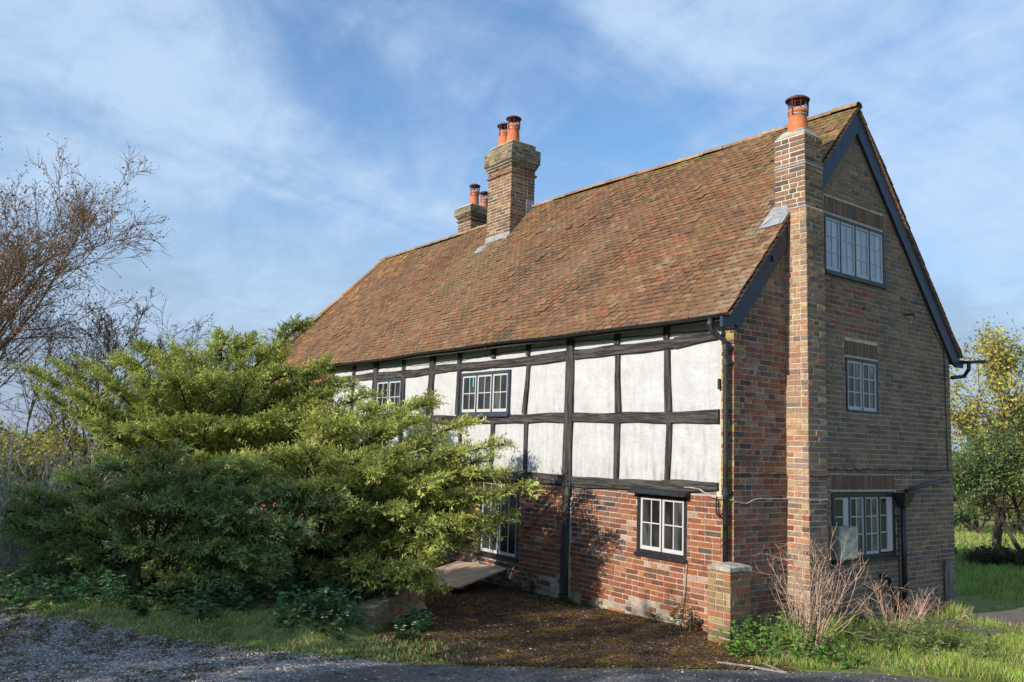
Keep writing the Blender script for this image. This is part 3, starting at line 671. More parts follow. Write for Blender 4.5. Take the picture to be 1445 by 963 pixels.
roof = rc.build('roof', M['soffit'], cottage)
P_TILE = [(36, (0.194, 0.103, 0.054)), (24, (0.221, 0.118, 0.063)), (16, (0.163, 0.092, 0.051)), (9, (0.243, 0.147, 0.086)), (4, (0.118, 0.077, 0.051)), (4, (0.262, 0.095, 0.048)), (5, (0.185, 0.123, 0.067))]
TW, TGA, TLN, TT = .168, .1005, .26, .013
TV = np.array([(-.5, 0, TT), (0, 0, TT+.006), (.5, 0, TT), (-.5, 1, .004), (0, 1, .006), (.5, 1, .004), (-.5, 0, 0), (0, 0, .006), (.5, 0, 0)])
TF = np.array([(0, 1, 4, 3), (1, 2, 5, 4), (6, 7, 1, 0), (7, 8, 2, 1), (6, 0, 3, 3), (8, 5, 5, 2)])
TQ = TF[:4]; TT3 = np.array([(6, 0, 3), (8, 5, 2)])
tiles = []
nrow = int((RL-.06)/TGA)+1
for side in (0, 1):
    for k in range(nrow):
        v = k*TGA-.03; x = .085-(TW/2 if k % 2 else 0)
        xl = -16.8+1.6*(v/RL)
        x -= TW/2; first = True
        while x > xl:
            tiles.append((side, x, v)); x -= TW
        if k % 2: tiles.append((side, .085-TW/4, v, .5))
def tile_col(side, x, v):
    c_ = pick(P_TILE); top = (RL-v)
    mo = max(0, .6-top/1.0)
    if x > -1.2 and v > 3: mo = max(mo, .7)
    if -9.6 < x < -7.6 and abs(v-(2.9+(x+9)*.1)) < .9: mo = max(mo, .38)
    if rnd.random() < mo*.8: c_ = jit((.19, .145, .055), .25)
    if x < -13 and rnd.random() < .03*(1+v): c_ = jit((.34, .18, .05), .2)
    if x > -.55 and v < 2.6 and rnd.random() < .5: c_ = jit((.25, .175, .11), .15)
    return c_
def tile_place(side, x, v, wf=1.0):
    ln = min(TLN, RL+.02-v); w = TW*wf*.975; dx = rnd.uniform(-.006, .006); dv = rnd.uniform(-.008, .008); yaw = rnd.uniform(-.022, .022); lift = rnd.uniform(0, .006)+(.012 if rnd.random() < .03 else 0)
    L = TV*np.array([w, ln, 1.0]); L[:, 2] += lift; L[:, 2] += (1-TV[:, 1])*.014
    lx = L[:, 0]*math.cos(yaw)-L[:, 1]*math.sin(yaw); lv = L[:, 0]*math.sin(yaw)+L[:, 1]*math.cos(yaw)
    return lx, lv+dv, L[:, 2], x+dx
def tile_world(side, x, v, lx, lv, lz):
    wob = float(wobble(x, v)); vv = v+lv
    y = -.20+vv*CX-(lz+wob)*SX; z = EZ+vv*SX+(lz+wob)*CX+float(ridge_lift(x))*v/RL
    if side: y = 2*RY-y
    return np.stack([x+lx, y, z], -1)
score = []
for t in tiles:
    if t[0]: score.append(0); continue
    p = np.array([t[1], -.20+t[2]*CX, EZ+t[2]*SX]); X_, Y_, z_ = proj(p); score.append(1/z_**2 if X_ < PW and not (t[1] > -.2 and 1.9 < t[2] < 2.7) else 0)
topt = set(np.argsort(-np.array(score))[:298].tolist())
VV, CC, F4, F3 = [], [], [], []; tmesh = {}
for i, t in enumerate(tiles):
    side, x, v = t[:3]; wf = t[3] if len(t) > 3 else 1.0; cc = tile_col(side, x, v)
    if i in topt:
        key = (wf, rnd.randrange(4))
        if key not in tmesh:
            lx, lv, lz, _ = tile_place(0, 0, 0, wf); tmesh[key] = mk('roof_tile', np.stack([lx, lv, lz], -1), [TQ, TT3], M['tile'])
        ang = math.atan2(SX, CX); wbv = float(wobble(x, v))
        o = link('roof_tile', tmesh[key], roof, (x+rnd.uniform(-.004, .004), -.20+v*CX-wbv*SX, EZ+v*SX+wbv*CX+float(ridge_lift(x))*v/RL), (ang, 0, 0)); o.color = (*cc, 1)
    else:
        lx, lv, lz, xx = tile_place(side, x, v, wf); b = 9*len(VV); VV.append(tile_world(side, xx, v, lx, lv, lz)); CC.append(np.tile(cc, (9, 1)))
        f = TQ+b; f3 = TT3+b
        F4.append(f); F3.append(f3)
tag(link('roof_tile', mk('roof_tile', np.concatenate(VV), [np.concatenate(F4), np.concatenate(F3)], M['tile_stuff'], np.concatenate(CC)), roof), kind='stuff')
# ridge and hip tiles
def half_round(L_, r, k=8):
    v = [(x, r*math.cos(a), r*.75*math.sin(a)+s) for x, s in ((0, 0), (-L_, .012)) for a in np.linspace(-.25, math.pi+.25, k)]
    return mk('ridge_tile', np.array(v), np.array([(i, i+1, k+i+1, k+i) for i in range(k-1)]), M['ridge'], smooth=True)
rm = [half_round(.44, .09) for _ in range(2)]
def jcol(): return (*pick([(3, (.33, .21, .14)), (2, (.30, .20, .125)), (2, (.36, .24, .165))]), 1)
x = .095
while x > -15.2:
    if not -9.0 < x < -8.2:
        o = link('ridge_tile', rm[0], roof, (x, RY+rnd.uniform(-.008, .008), RZ-.005+float(ridge_lift(x))), (0, rnd.uniform(-.015, .015), rnd.uniform(-.015, .015))); o.color = jcol()
    x -= .435
hip0 = np.array([-15.2, RY, RZ+.02]); hip1 = np.array([-16.85, -.28, EZ+.02]); HL = np.linalg.norm(hip1-hip0); hd = Vector((hip0-hip1)/HL)
q = hd.to_track_quat('X', 'Z').to_euler()
for i in range(int(HL/.435)):
    p = hip0+(hip1-hip0)*(i*.435/HL); o = link('ridge_tile', rm[1], roof, p, q); o.color = jcol() if rnd.random() < .5 else (.36, .2, .06, 1)
hp = MB(); hp.add([(-15.2, RY, RZ), (-16.82, -.28, EZ-.02), (-16.82, 6.18, EZ-.02)], [(0, 1, 2)]); hp.build('hip_slope', M['soffit'], roof)
# verge: undercloak course and mortar under the last tiles, bargeboards below
for s_ in (0, 1):
    n = 46
    V_, F_ = [], []
    for i in range(n):
        v0, v1 = i*RL/n, (i+.92)*RL/n
        q0 = [(.088, v0, .004), (.088, v1, -.022), (.02, v1, -.022), (.02, v0, .004), (.088, v0, -.026), (.088, v1, -.044), (.02, v1, -.044), (.02, v0, -.026)]
        b = len(V_)
        for (xx, v, o) in q0:
            y = -.20+v*CX-o*SX; z = EZ+v*SX+o*CX
            V_.append((xx, (2*RY-y) if s_ else y, z))
        F_ += [[b+k_ for k_ in f] for f in ((0, 1, 2, 3), (7, 6, 5, 4), (0, 4, 5, 1), (1, 5, 6, 2), (2, 6, 7, 3), (3, 7, 4, 0))]
    me = mk('verge_undercloak', np.array(V_), np.array(F_), M['terracotta_old'] if 'terracotta_old' in M else flat('terracotta_old', (.26, .15, .10), .9, .1, .35, 14, .004)); link('verge_undercloak', me, roof)
def bargeboard(s_, v0, v1, wd):
    mb = MB(); x0, x1 = .015, .055; o0, o1 = -.045, -.045-wd
    pts = []
    for xx in (x0, x1):
        for (v, o) in ((v0, o0), (v1, o0), (RL-(wd+.045)*SX/CX, o1), (v0+.05, o1)):
            if v1 > RL-.2 and o == o0 and v == v1: v = RL-.045*SX/CX
            y = -.20+v*CX-o*SX; z = EZ+v*SX+o*CX; pts.append((xx, (2*RY-y) if s_ else y, z))
    mb.add(pts, [(0, 1, 2, 3), (7, 6, 5, 4), (0, 4, 5, 1), (1, 5, 6, 2), (2, 6, 7, 3), (3, 7, 4, 0)])
    mb.build('bargeboard', M['barge'], cottage)
bargeboard(0, -.02, RL, .235); bargeboard(1, -.02, RL, .235)
for q_ in ((-.30, -.06), (5.92, 6.2)):
    bx = MB(); bx.box(.014, .056, q_[0], q_[1], EZ-.18, EZ-.045); bx.build('eaves_box', M['barge'], cottage)
# gutters and downpipes
gt = MB()
xs = np.linspace(.1, -16.6, 60)
def half_pipe(mb, pts, r, k=7):
    b = len(mb.v)
    for p in pts:
        for rr in (r, r*.86):
            for j in range(k): a = math.pi+math.pi*j/(k-1); mb.v.append((p[0], p[1]+rr*math.cos(a), p[2]+rr*math.sin(a)))
    m_ = 2*k
    for i in range(len(pts)-1):
        for j in range(k-1):
            mb.f.append([b+i*m_+j, b+i*m_+j+1, b+(i+1)*m_+j+1, b+(i+1)*m_+j]); mb.f.append([b+i*m_+k+j, b+(i+1)*m_+k+j, b+(i+1)*m_+k+j+1, b+i*m_+k+j+1])
        for j in (0, k-1): mb.f.append([b+i*m_+j, b+(i+1)*m_+j, b+(i+1)*m_+k+j, b+i*m_+k+j])
half_pipe(gt, [(x, -.265, EZ-.005+.012*math.sin(x*.8)+.006*math.sin(x*2.3)) for x in xs], .043)
gut = gt.build('gutter', M['gutter'], cottage)
for x in np.arange(-.5, -16, -.95):
    b = MB(); b.tube([(x, -.21, EZ+.0), (x, -.265, EZ-.06), (x, -.32, EZ-.005)], .011, 5); b.build('bracket', M['gutter'], gut)
g2 = MB(); half_pipe(g2, [(.45, 6.19, EZ-.06), (-8, 6.19, EZ-.02), (-16, 6.19, EZ)], .05)
g2.tube([(.15, 6.19, EZ-.1), (.15, 6.19, EZ-.2), (.05, 6.22, EZ-.32), (-.03, 5.95, EZ-.36)], .035, 8); g2.tube([(.30, 6.19, EZ-.12), (.31, 6.19, EZ-.55), (.31, 6.19, EZ-.6)], [.006, .006, .03], 6); g2.build('gutter', M['gutter'], cottage)
dp = MB()
dp.tube([(-.17, -.265, EZ-.05), (-.17, -.265, EZ-.14), (-.165, -.25, EZ-.20), (-.12, -.20, EZ-.27), (-.06, -.12, EZ-.33), (-.055, -.095, EZ-.42), (-.055, -.095, 2.4), (-.055, -.095, .9)], .035, 12)
pipe = dp.build('downpipe', M['gutter'], cottage, True)
for z in (EZ-.42, EZ-.62, 1.86):
    cl = MB(); cl.lathe((-.055, -.095, z), [(.036, -.045), (.044, -.04), (.044, .04), (.036, .045)], 12); cl.box(-.11, .0, -.075, -.012, z-.018, z+.018); cl.build('bracket', M['gutter'], pipe)
cl = MB(); cl.lathe((-.17, -.265, EZ-.12), [(.036, -.02), (.046, -.015), (.046, .03), (.036, .035)], 12); cl.build('bracket', M['gutter'], pipe)
# rain pipe with hopper on the gable, waste pipes, overflow
hp = MB(); hx = .075
hp.tube([(hx, 4.02, 1.70), (hx, 4.02, .9), (hx, 4.02, -.1)], .043, 10); hpipe = hp.build('waste_pipe', M['gutter'], cottage, True)
ho = MB(); ho.add([(.01, 3.86, 1.83), (.2, 3.86, 1.83), (.2, 4.18, 1.83), (.01, 4.18, 1.83), (.01, 3.96, 1.62), (.13, 3.96, 1.62), (.13, 4.08, 1.62), (.01, 4.08, 1.62)], [(0, 1, 5, 4), (1, 2, 6, 5), (2, 3, 7, 6), (3, 0, 4, 7), (4, 5, 6, 7)]); ho.build('hopper', M['gutter'], hpipe)
wp = MB(); wp.tube([(.06, 4.15, 1.86), (.065, 4.5, 1.92), (.06, 5.5, 2.04), (.02, 5.62, 2.05)], .026, 8); wp.build('waste_pipe', M['gutter'], cottage, True)
wp = MB(); wp.tube([(.0, 3.44, .60), (.08, 3.46, .60), (.09, 3.54, .57), (.08, 3.78, .1), (.08, 3.85, -.1)], .036, 8); wp.build('waste_pipe', M['gutter'], cottage, True)
wp = MB(); wp.tube([(0, 4.32, 4.68), (.16, 4.34, 4.68), (.17, 4.34, 4.60)], .016, 6); wp.build('overflow_pipe', M['gutter'], cottage)
wp = MB(); wp.tube([(0, .76, 5.05), (.07, .76, 5.04), (.08, .76, 4.98)], .022, 6); wp.build('overflow_pipe', M['gutter'], cottage)
# cables
def cable(pts, r, mat='cable'):
    c_ = MB(); P = [Vector(p) for p in pts]; out = []
    for a, b in zip(P[:-1], P[1:]):
        n = max(2, int((b-a).length/.12))
        for i in range(n):
            q = a.lerp(b, i/n); out.append(q+Vector((rnd.uniform(-.004, .004), rnd.uniform(-.004, .004), rnd.uniform(-.008, .008))))
    out.append(P[-1]); c_.tube(out, r, 4); c_.build('cable', M[mat], cottage)
cable([(.015, .0, 2.07), (.015, 1.11, 2.09)], .007); cable([(CH_X+.012, 1.13, 2.09), (CH_X+.012, 1.55, 2.09)], .007); cable([(.012, 1.56, 2.17), (.012, 5.75, 2.19)], .007)
cable([(.015, .0, 1.74), (.015, .25, 1.72), (.015, .45, 1.77), (.015, 1.11, 1.77)], .008, 'cable_white'); cable([(0, CH_Y0-.012, 1.77), (CH_X, CH_Y0-.012, 1.77)], .008, 'cable_white'); cable([(CH_X+.012, 1.13, 1.77), (CH_X+.012, 1.54, 1.78)], .008, 'cable_white')
cable([(-.80, -.03, 1.88), (-.55, -.035, 1.87), (-.33, -.05, 1.79), (-.2, -.03, 1.77), (.0, -.03, 1.76)], .009, 'cable_white')
cable([(-.24, -.04, 1.79), (-.23, -.06, 1.58), (-.17, -.07, 1.53), (-.12, -.06, 1.6), (-.13, -.03, 1.8), (-.14, -.015, 2.4), (-.15, -.012, 3.9)], .013)
cable([(-.155, -.012, 1.72), (-.15, -.015, .7), (-.152, -.012, .1)], .013, 'cable_white')
cable([(.012, 1.62, 4.7), (.012, 1.63, 2.0)], .006); cable([(.012, 3.98, 1.5), (.012, 3.98, .1)], .006); cable([(.012, 5.2, 4.6), (.012, 5.6, 4.2), (.012, 5.62, 2.2)], .007)
cable([(-.3, -.04, 3.98), (-3, -.045, 4.03), (-7, -.045, 3.95), (-11.5, -.045, 3.98)], .007); cable([(-3.3, -.042, 1.74), (-3.9, -.02, 1.2), (-4.47, -.02, .78)], .007)
cable([(-.76, -.02, .88), (-.78, -.03, .5), (-.85, -.1, .1)], .009, 'cable_white')
jb = MB(); jb.box(-.235, -.205, -.04, .0, 3.18, 3.32); jb.build('junction_box', M['gutter'], cottage, bevel=.004)
# lean-to eave peeping past the far corner
le = MB(); le.add([(-.25, 5.81, 2.0), (-.25, 6.5, 1.70), (-.25, 6.5, 1.65), (-.25, 5.81, 1.95), (-3, 5.81, 2.0), (-3, 6.5, 1.70), (-3, 6.5, 1.65), (-3, 5.81, 1.95)], [(0, 1, 5, 4), (3, 2, 1, 0), (1, 2, 6, 5), (2, 3, 7, 6)])
le.build('lean_to_roof', M['tile_plain'] if 'tile_plain' in M else flat('tile_plain', (.2, .12, .08), .9, .1, .4, 12, .01), cottage)

# ------------------------------------------------------------------ brick pier under the downpipe
pier = empty('brick_pier', (.11, -.22, 0)); tag(pier, 'short square brick pier with a worn stone cap under the downpipe', 'pier')
def pchild(o): o.matrix_parent_inverse = Matrix.Translation((-.11, .22, 0)); return o
pm = MB(); pm.box(-.052, .272, -.412, -.03, -.3, .93); pcore = pchild(pm.build('core', M['mortar'], pier))
PB = BR; BR = []
P_PIER = [(30, (0.285, 0.190, 0.095)), (22, (0.237, 0.162, 0.095)), (18, (0.342, 0.142, 0.067)), (16, (0.162, 0.123, 0.085)), (14, (0.314, 0.247, 0.123))]
lay('pier', frame('front', .42), -.06, .28, -.08, .93, P_PIER); lay('pier', frame('gable', .28), -.42, -.03, -.08, .93, P_PIER)
fr_l = (np.array([-.06, 0., 0]), np.array([0., -1., 0]), np.array([-1., 0, 0]), -math.pi/2); lay('pier', fr_l, .03, .42, -.08, .93, P_PIER)
for (gname, fr, um, zm, w, h_, dep, cc) in BR:
    o, u, n, a = fr; pos = o+u*um+n*rnd.uniform(-.003, .006)
    ob = link('brick', brick_meshes('chimney_brick', (round(w, 3), round(h_, 3))), pier, None, (0, rnd.uniform(-.01, .01), a)); ob.location = (pos[0], pos[1], zm); ob.color = (*cc, 1); pchild(ob)
BR = PB
cp = MB(); cp.add([(-.07, -.43, .93), (.29, -.43, .93), (.29, -.02, .93), (-.07, -.02, .93), (-.065, -.425, .975), (.285, -.425, .975), (.285, -.02, .975), (-.065, -.02, .975), (.0, -.36, 1.0), (.22, -.36, 1.0), (.22, -.08, 1.0), (.0, -.08, 1.0)],
   [(3, 2, 1, 0), (0, 1, 5, 4), (1, 2, 6, 5), (2, 3, 7, 6), (3, 0, 4, 7), (4, 5, 9, 8), (5, 6, 10, 9), (6, 7, 11, 10), (7, 4, 8, 11), (8, 9, 10, 11)])
pchild(cp.build('cap_stone', M['cement'], pier))

# ------------------------------------------------------------------ timber edging, boards, post
def obox(name, mat, ctr, dirx, L_, wd, hh, parent=None, tilt=0.0, bevel=.006, roll=0.0):
    b = MB(); b.box(-L_/2, L_/2, -wd/2, wd/2, -hh/2, hh/2); o = b.build(name, M[mat], parent, bevel=bevel)
    o.location = ctr; o.rotation_euler = (roll, -tilt, math.atan2(dirx[1], dirx[0])); return o
ew = empty('raised_bed_edge', (-2.95, -3.22, 0)); tag(ew, 'weathered block edging of the raised bed under the spreading juniper', 'edging')
def wchild(o, e): o.parent = e; o.matrix_parent_inverse = Matrix.Translation(-Vector(e.location)); return o
dv = np.array([-.67, .74]); nv_ = np.array([-.74, -.67]); p0 = np.array([-2.42, -3.74])
for i, (L_, off) in enumerate(((.62, .31), (.72, 1.0), (.8, 1.78))):
    c_ = p0+dv*off+nv_*.14; wchild(obox('edging_block', 'sleeper', (c_[0], c_[1], .16+rnd.uniform(-.01, .01)), dv, L_-.012, .27, .36, bevel=.015), ew)
c_ = p0+nv_*.31-dv*.02; wchild(obox('end_stone', 'cement', (c_[0]-.02, c_[1]+.0, .12), dv, .12, .2, .3, bevel=.02), ew)
def board_thing(name, label, ctr, dirx, L_, wd, tilt, n, roll=0.0):
    e = empty(name, ctr); tag(e, label, 'board', None)
    for i in range(n):
        b = MB(); w = wd/n; b.box(-L_/2+rnd.uniform(0, .015), L_/2-rnd.uniform(0, .015), -wd/2+i*w+.003, -wd/2+(i+1)*w-.003, -.014, .014); o = b.build('plank', M['bleached_board'], e, bevel=.002)
        o.location = (0, 0, rnd.uniform(-.003, .003))
    for s_ in (-1, 1):
        b = MB(); b.box(s_*L_*.38-.03, s_*L_*.38+.03, -wd/2+.02, wd/2-.02, -.05, -.017); b.build('batten', M['sleeper'], e)
    e.rotation_euler = (roll, -tilt, math.atan2(dirx[1], dirx[0])); return e
board_thing('wooden_board', 'pale wooden board propped up as a ramp to the glazed door', (-5.05, -.80, .19), (-.33, .94), 1.45, 1.1, .11, 5)
board_thing('wooden_board', 'pale wooden board lying flat by the end of the bed edging', (-3.95, -2.45, .06), (-.9, .35), 1.1, .5, .0, 3)
fp = MB(); fp.box(.02, .11, 5.38, 5.50, -.35, .72); po = fp.build('wooden_post', M['grey_post'], bevel=.008); tag(po, 'grey weathered wooden post standing against the far gable corner', 'post')
#VEGETATION
# ------------------------------------------------------------------ vegetation helpers
def unit(v): return v/np.maximum(1e-9, np.linalg.norm(v, axis=-1, keepdims=True))
def rdir(n): return unit(rng.normal(size=(n, 3)))
def kites(P, D, Nn, L, Wd, fold=.0):
    Sd = unit(np.cross(D, Nn)); L = np.asarray(L)[:, None]; Wd = np.asarray(Wd)[:, None]; Nn = unit(np.cross(Sd, D))
    V = np.stack([P, P+D*L*.42+Sd*Wd*.5+Nn*fold*Wd, P+D*L, P+D*L*.42-Sd*Wd*.5+Nn*fold*Wd], 1)
    return V.reshape(-1, 3)
def quadF(n): return np.arange(4*n).reshape(n, 4)
def leaf_obj(name, P, D, Nn, L, Wd, col, mat, parent=None, fold=.15):
    n = len(P); V = kites(P, D, Nn, L, Wd, fold); C = np.repeat(col, 4, 0); return tag(link(name, mk(name, V, quadF(n), mat, C), parent), kind='stuff')
def tints(n, cols, var=.25):
    cols = np.array(cols); c = cols[rng.integers(0, len(cols), n)]; return c*(1+rng.uniform(-var, var, (n, 1)))*(1+rng.uniform(-.08, .08, (n, 3)))
def segs_mesh(name, P0, P1, r0, r1, mat, k=4, parent=None):
    P0 = np.array(P0, float); P1 = np.array(P1, float); r0 = np.array(r0); r1 = np.array(r1); d = unit(P1-P0); P1 = P1+d*np.minimum(r1, .05)[:, None]*.6
    a = np.where(np.abs(d[:, 2:3]) < .9, np.array([[0, 0, 1.]]), np.array([[1., 0, 0]])); u = unit(np.cross(d, a)); w = np.cross(d, u); n = len(P0); ring = []
    for (P, r) in ((P0, r0), (P1, r1)):
        for j in range(k): an = 2*math.pi*j/k; ring.append(P+(u*math.cos(an)+w*math.sin(an))*r[:, None])
    V = np.stack(ring, 1).reshape(-1, 3); b = np.arange(n)[:, None]*2*k
    F = np.concatenate([b+np.array([[j, (j+1) % k, k+(j+1) % k, k+j]]) for j in range(k)])
    return tag(link(name, mk(name, V, F, mat, smooth=k > 4), parent), kind=None if name == 'trunk' else 'stuff')
class Skel:
    def __init__(s, r=rnd): s.a = []; s.b = []; s.ra = []; s.rb = []; s.tips = []; s.lv = []; s.r = r
    def grow(s, p, d, L, rad, lvl, P):
        n = P['steps'][lvl]; st = L/n; d = d.normalized(); r = s.r; last = lvl == len(P['steps'])-1; nch = 0 if last else P['kids'][lvl]
        ch = sorted(r.uniform(P['start'][lvl], 1.0) for _ in range(nch)); ci = 0
        for i in range(n):
            d = (d+Vector((r.gauss(0, 1), r.gauss(0, 1), r.gauss(0, 1)))*P['wig'][lvl]+Vector((0, 0, P['up'][lvl]))).normalized()
            q = p+d*st; f0 = 1-i/n*(1-P['taper']); f1 = 1-(i+1)/n*(1-P['taper'])
            s.a.append(p[:]); s.b.append(q[:]); s.ra.append(rad*f0); s.rb.append(rad*f1); s.lv.append(lvl)
            while ci < nch and ch[ci] <= (i+1)/n:
                t = ch[ci]; ci += 1; ax = d.orthogonal().normalized(); ax.rotate(Matrix.Rotation(r.uniform(0, 6.283), 3, d)); an = R(r.uniform(*P['ang'][lvl]))
                cdir = d*math.cos(an)+ax*math.sin(an); s.grow(p.lerp(q, r.random()), cdir, L*P['len'][lvl]*r.uniform(.7, 1.15)*(1.25-.6*t), max(P['rmin'], rad*(1-t*(1-P['taper']))*P['rk'][lvl]), lvl+1, P)
            p = q
        if lvl >= len(P['steps'])-2: s.tips.append((p[:], d[:]))
    def build(s, name, mat, parent, k=4):
        return segs_mesh(name, s.a, s.b, s.ra, s.rb, mat, k, parent)
def keep_local(o, e):
    o.parent = e; o.matrix_parent_inverse = Matrix.Translation(-Vector(e.location)); return o

# ---- feathery juniper
def plume_template(n, seed):
    g = np.random.default_rng(seed); P, D, L, Wd, tip = [], [], [], [], []
    def axis_(t): return np.array([t, 0.03*math.sin(3*t+seed), .16*t-.30*t*t])
    for i in range(n):
        t = (i+g.random())/n*.97+.03; sgn = 1 if i % 2 else -1; an = R(g.uniform(28, 52)); el = R(g.normal(4, 26)); ln = (.40*(1-.62*t)+.05)*g.uniform(.75, 1.2)
        d = np.array([math.cos(an)*math.cos(el), sgn*math.sin(an)*math.cos(el), math.sin(el)-.1]); d /= np.linalg.norm(d); b = axis_(t)
        P.append(b); D.append(d); L.append(ln); Wd.append(.064); tip.append(.35+.5*t)
        for q in (.35, .6, .85):
            s2 = 1 if g.random() > .5 else -1; a2 = R(g.uniform(25, 50))*s2; ca, sa = math.cos(a2), math.sin(a2); d2 = np.array([d[0]*ca-d[1]*sa, d[0]*sa+d[1]*ca, d[2]+g.normal(0, .25)]); d2 /= np.linalg.norm(d2)
            P.append(b+d*ln*q); D.append(d2); L.append(ln*.42*g.uniform(.7, 1.3)); Wd.append(.056); tip.append(.45+.55*t)
    P.append(axis_(.85)); D.append(np.array([.95, 0, -.3])); L.append(.3); Wd.append(.07); tip.append(1.0)
    P, D = np.array(P), unit(np.array(D)); Nn = unit(np.stack([g.normal(0, .35, len(P)), g.normal(0, .35, len(P)), np.ones(len(P))], -1))
    return kites(P, D, Nn, np.array(L), np.array(Wd)), np.repeat(np.array(tip), 4)
PT = [plume_template(11, s) for s in range(8)]
def bez(a, b, c, t): t = np.asarray(t)[..., None]; return a*(1-t)**2+2*b*t*(1-t)+c*t*t
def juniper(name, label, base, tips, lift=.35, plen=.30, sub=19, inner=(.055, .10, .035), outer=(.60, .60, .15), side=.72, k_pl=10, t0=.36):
    e = empty(name, base); tag(e, label, 'juniper', None)
    base = np.array(base, float); pos, dr, sz, tp = [], [], [], []; sa, sb_, ra, rb = [], [], [], []
    for T in tips:
        T = np.array(T[:3], float); hl = np.linalg.norm(T-base); mid = base+(T-base)*np.array([.42, .42, rng.uniform(.62, .95)])+np.array([0, 0, lift*.12*hl])+rng.normal(0, .10, 3)
        tt = np.linspace(0, 1, 9); c_ = bez(base, mid, T, tt); r = .012+.03*(1-tt)*min(1, hl/3)
        sa += list(c_[:-1]); sb_ += list(c_[1:]); ra += list(r[:-1]); rb += list(r[1:])
        ns = max(5, int(sub*hl/2.6))
        for i in range(ns):
            t = t0+(1-t0)*(i+rng.random())/ns; p = bez(base, mid, T, t); tg = unit(2*(1-t)*(mid-base)+2*t*(T-mid)); sg = 1 if i % 2 else -1
            an = R(rng.uniform(25, 62))*sg*(1-.5*t); sd_ = unit(np.cross(tg, [0, 0, 1.])); d = unit(tg*math.cos(an)+sd_*math.sin(an)+np.array([0, 0, rng.uniform(-.15, .22)])); L_ = side*(1.12-t)*rng.uniform(.6, 1.15)+.12
            q = p+d*L_; sa.append(p); sb_.append(q); ra.append(.010); rb.append(.004)
            m_ = max(2, int(k_pl*L_/.6))
            for j in range(m_):
                f = (.28+.72*(j+rng.random())/m_); pp = p+d*L_*f; a2 = R(rng.uniform(-48, 48)); s3 = unit(np.cross(d, [0, 0, 1.])); dd = unit(d*math.cos(a2)+s3*math.sin(a2)+np.array([0, 0, rng.uniform(-.4, .5)]))
                pos.append(pp); dr.append(dd); sz.append(plen*rng.uniform(.65, 1.15)*(1-.25*t)); tp.append(.35+.65*max(t, f*.8))
        for j in range(4): pos.append(bez(base, mid, T, .9+.03*j)); dr.append(unit(T-mid+rng.normal(0, .12, 3)*hl*.4+np.array([0, 0, .1*hl]))); sz.append(plen*(1.0-.1*j)); tp.append(1.0)
    pos, dr, sz, tp = np.array(pos), unit(np.array(dr)), np.array(sz), np.array(tp); VV_, CC_ = [], []
    which = rng.integers(0, len(PT), len(pos)); up = unit(np.array([0, 0, 1.])+rng.normal(0, .33, (len(pos), 3)))
    for w in range(len(PT)):
        ii = np.where(which == w)[0]
        if not len(ii): continue
        X = dr[ii]; Y = unit(np.cross(up[ii], X)); Z = np.cross(X, Y); T_, tf = PT[w]
        V = pos[ii][:, None]+(T_[None, :, 0:1]*X[:, None]+T_[None, :, 1:2]*Y[:, None]+T_[None, :, 2:3]*Z[:, None])*sz[ii][:, None, None]
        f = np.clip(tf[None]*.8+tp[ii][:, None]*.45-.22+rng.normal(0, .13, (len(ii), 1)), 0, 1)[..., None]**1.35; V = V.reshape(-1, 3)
        VV_.append(V); CC_.append((np.array(inner)*(1-f)+np.array(outer)*f).reshape(-1, 3))  # pale new growth at tips; sunlight and inner shade are also coloured in
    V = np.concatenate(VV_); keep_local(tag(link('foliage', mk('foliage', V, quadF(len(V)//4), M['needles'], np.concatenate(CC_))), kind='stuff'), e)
    print('juniper quads', len(V)//4)
    keep_local(segs_mesh('branches', sa, sb_, ra, rb, M['bark_dark'], 3), e)
    tr = MB()
    for j in range(3): a = 2.1*j+.4; tr.tube([base+np.array([.12*math.cos(a), .12*math.sin(a), -.25]), base+np.array([.10*math.cos(a), .1*math.sin(a), .15]), base+np.array([.3*math.cos(a), .3*math.sin(a), .55])], [.08, .065, .045], 7)
    keep_local(tr.build('trunk', M['bark'], None, True), e)
    return e
def A_(l): return [at(*q) for q in l]
rng = np.random.default_rng(11)
JA = A_([(738, 690, 11.4), (704, 628, 11.9), (655, 600, 12.3), (598, 572, 12.9), (520, 588, 12.6), (455, 602, 12.2), (700, 735, 11.5), (668, 668, 11.5), (662, 765, 11.7), (640, 640, 11.6), (610, 680, 11.0), (560, 640, 11.2), (560, 720, 10.7), (500, 650, 11.0),
   (500, 720, 10.6), (440, 640, 11.3), (430, 690, 10.8), (400, 650, 11.4), (380, 700, 10.9), (598, 785, 10.9), (580, 825, 10.7), (560, 815, 10.5), (500, 800, 10.6), (440, 760, 10.6), (590, 770, 11.0), (640, 740, 11.1), (540, 612, 12.1), (480, 610, 12.0), (350, 660, 11.8), (620, 720, 12.0), (340, 740, 11.2), (580, 600, 12.6), (610, 630, 12.2), (520, 670, 10.9), (470, 690, 10.7), (650, 700, 11.3), (680, 705, 11.3), (676, 745, 11.6), (668, 735, 11.3), (650, 750, 11.2), (678, 650, 11.7), (618, 768, 10.9), (700, 670, 11.6), (575, 800, 10.6), (612, 828, 10.8), (600, 740, 10.8)])
juniper('juniper', 'sunlit spreading juniper whose long boughs reach across to the tall glazed door window', (-5.15, -3.45, .28), JA, .26, .35, inner=(.03, .072, .03), outer=(.62, .66, .18))
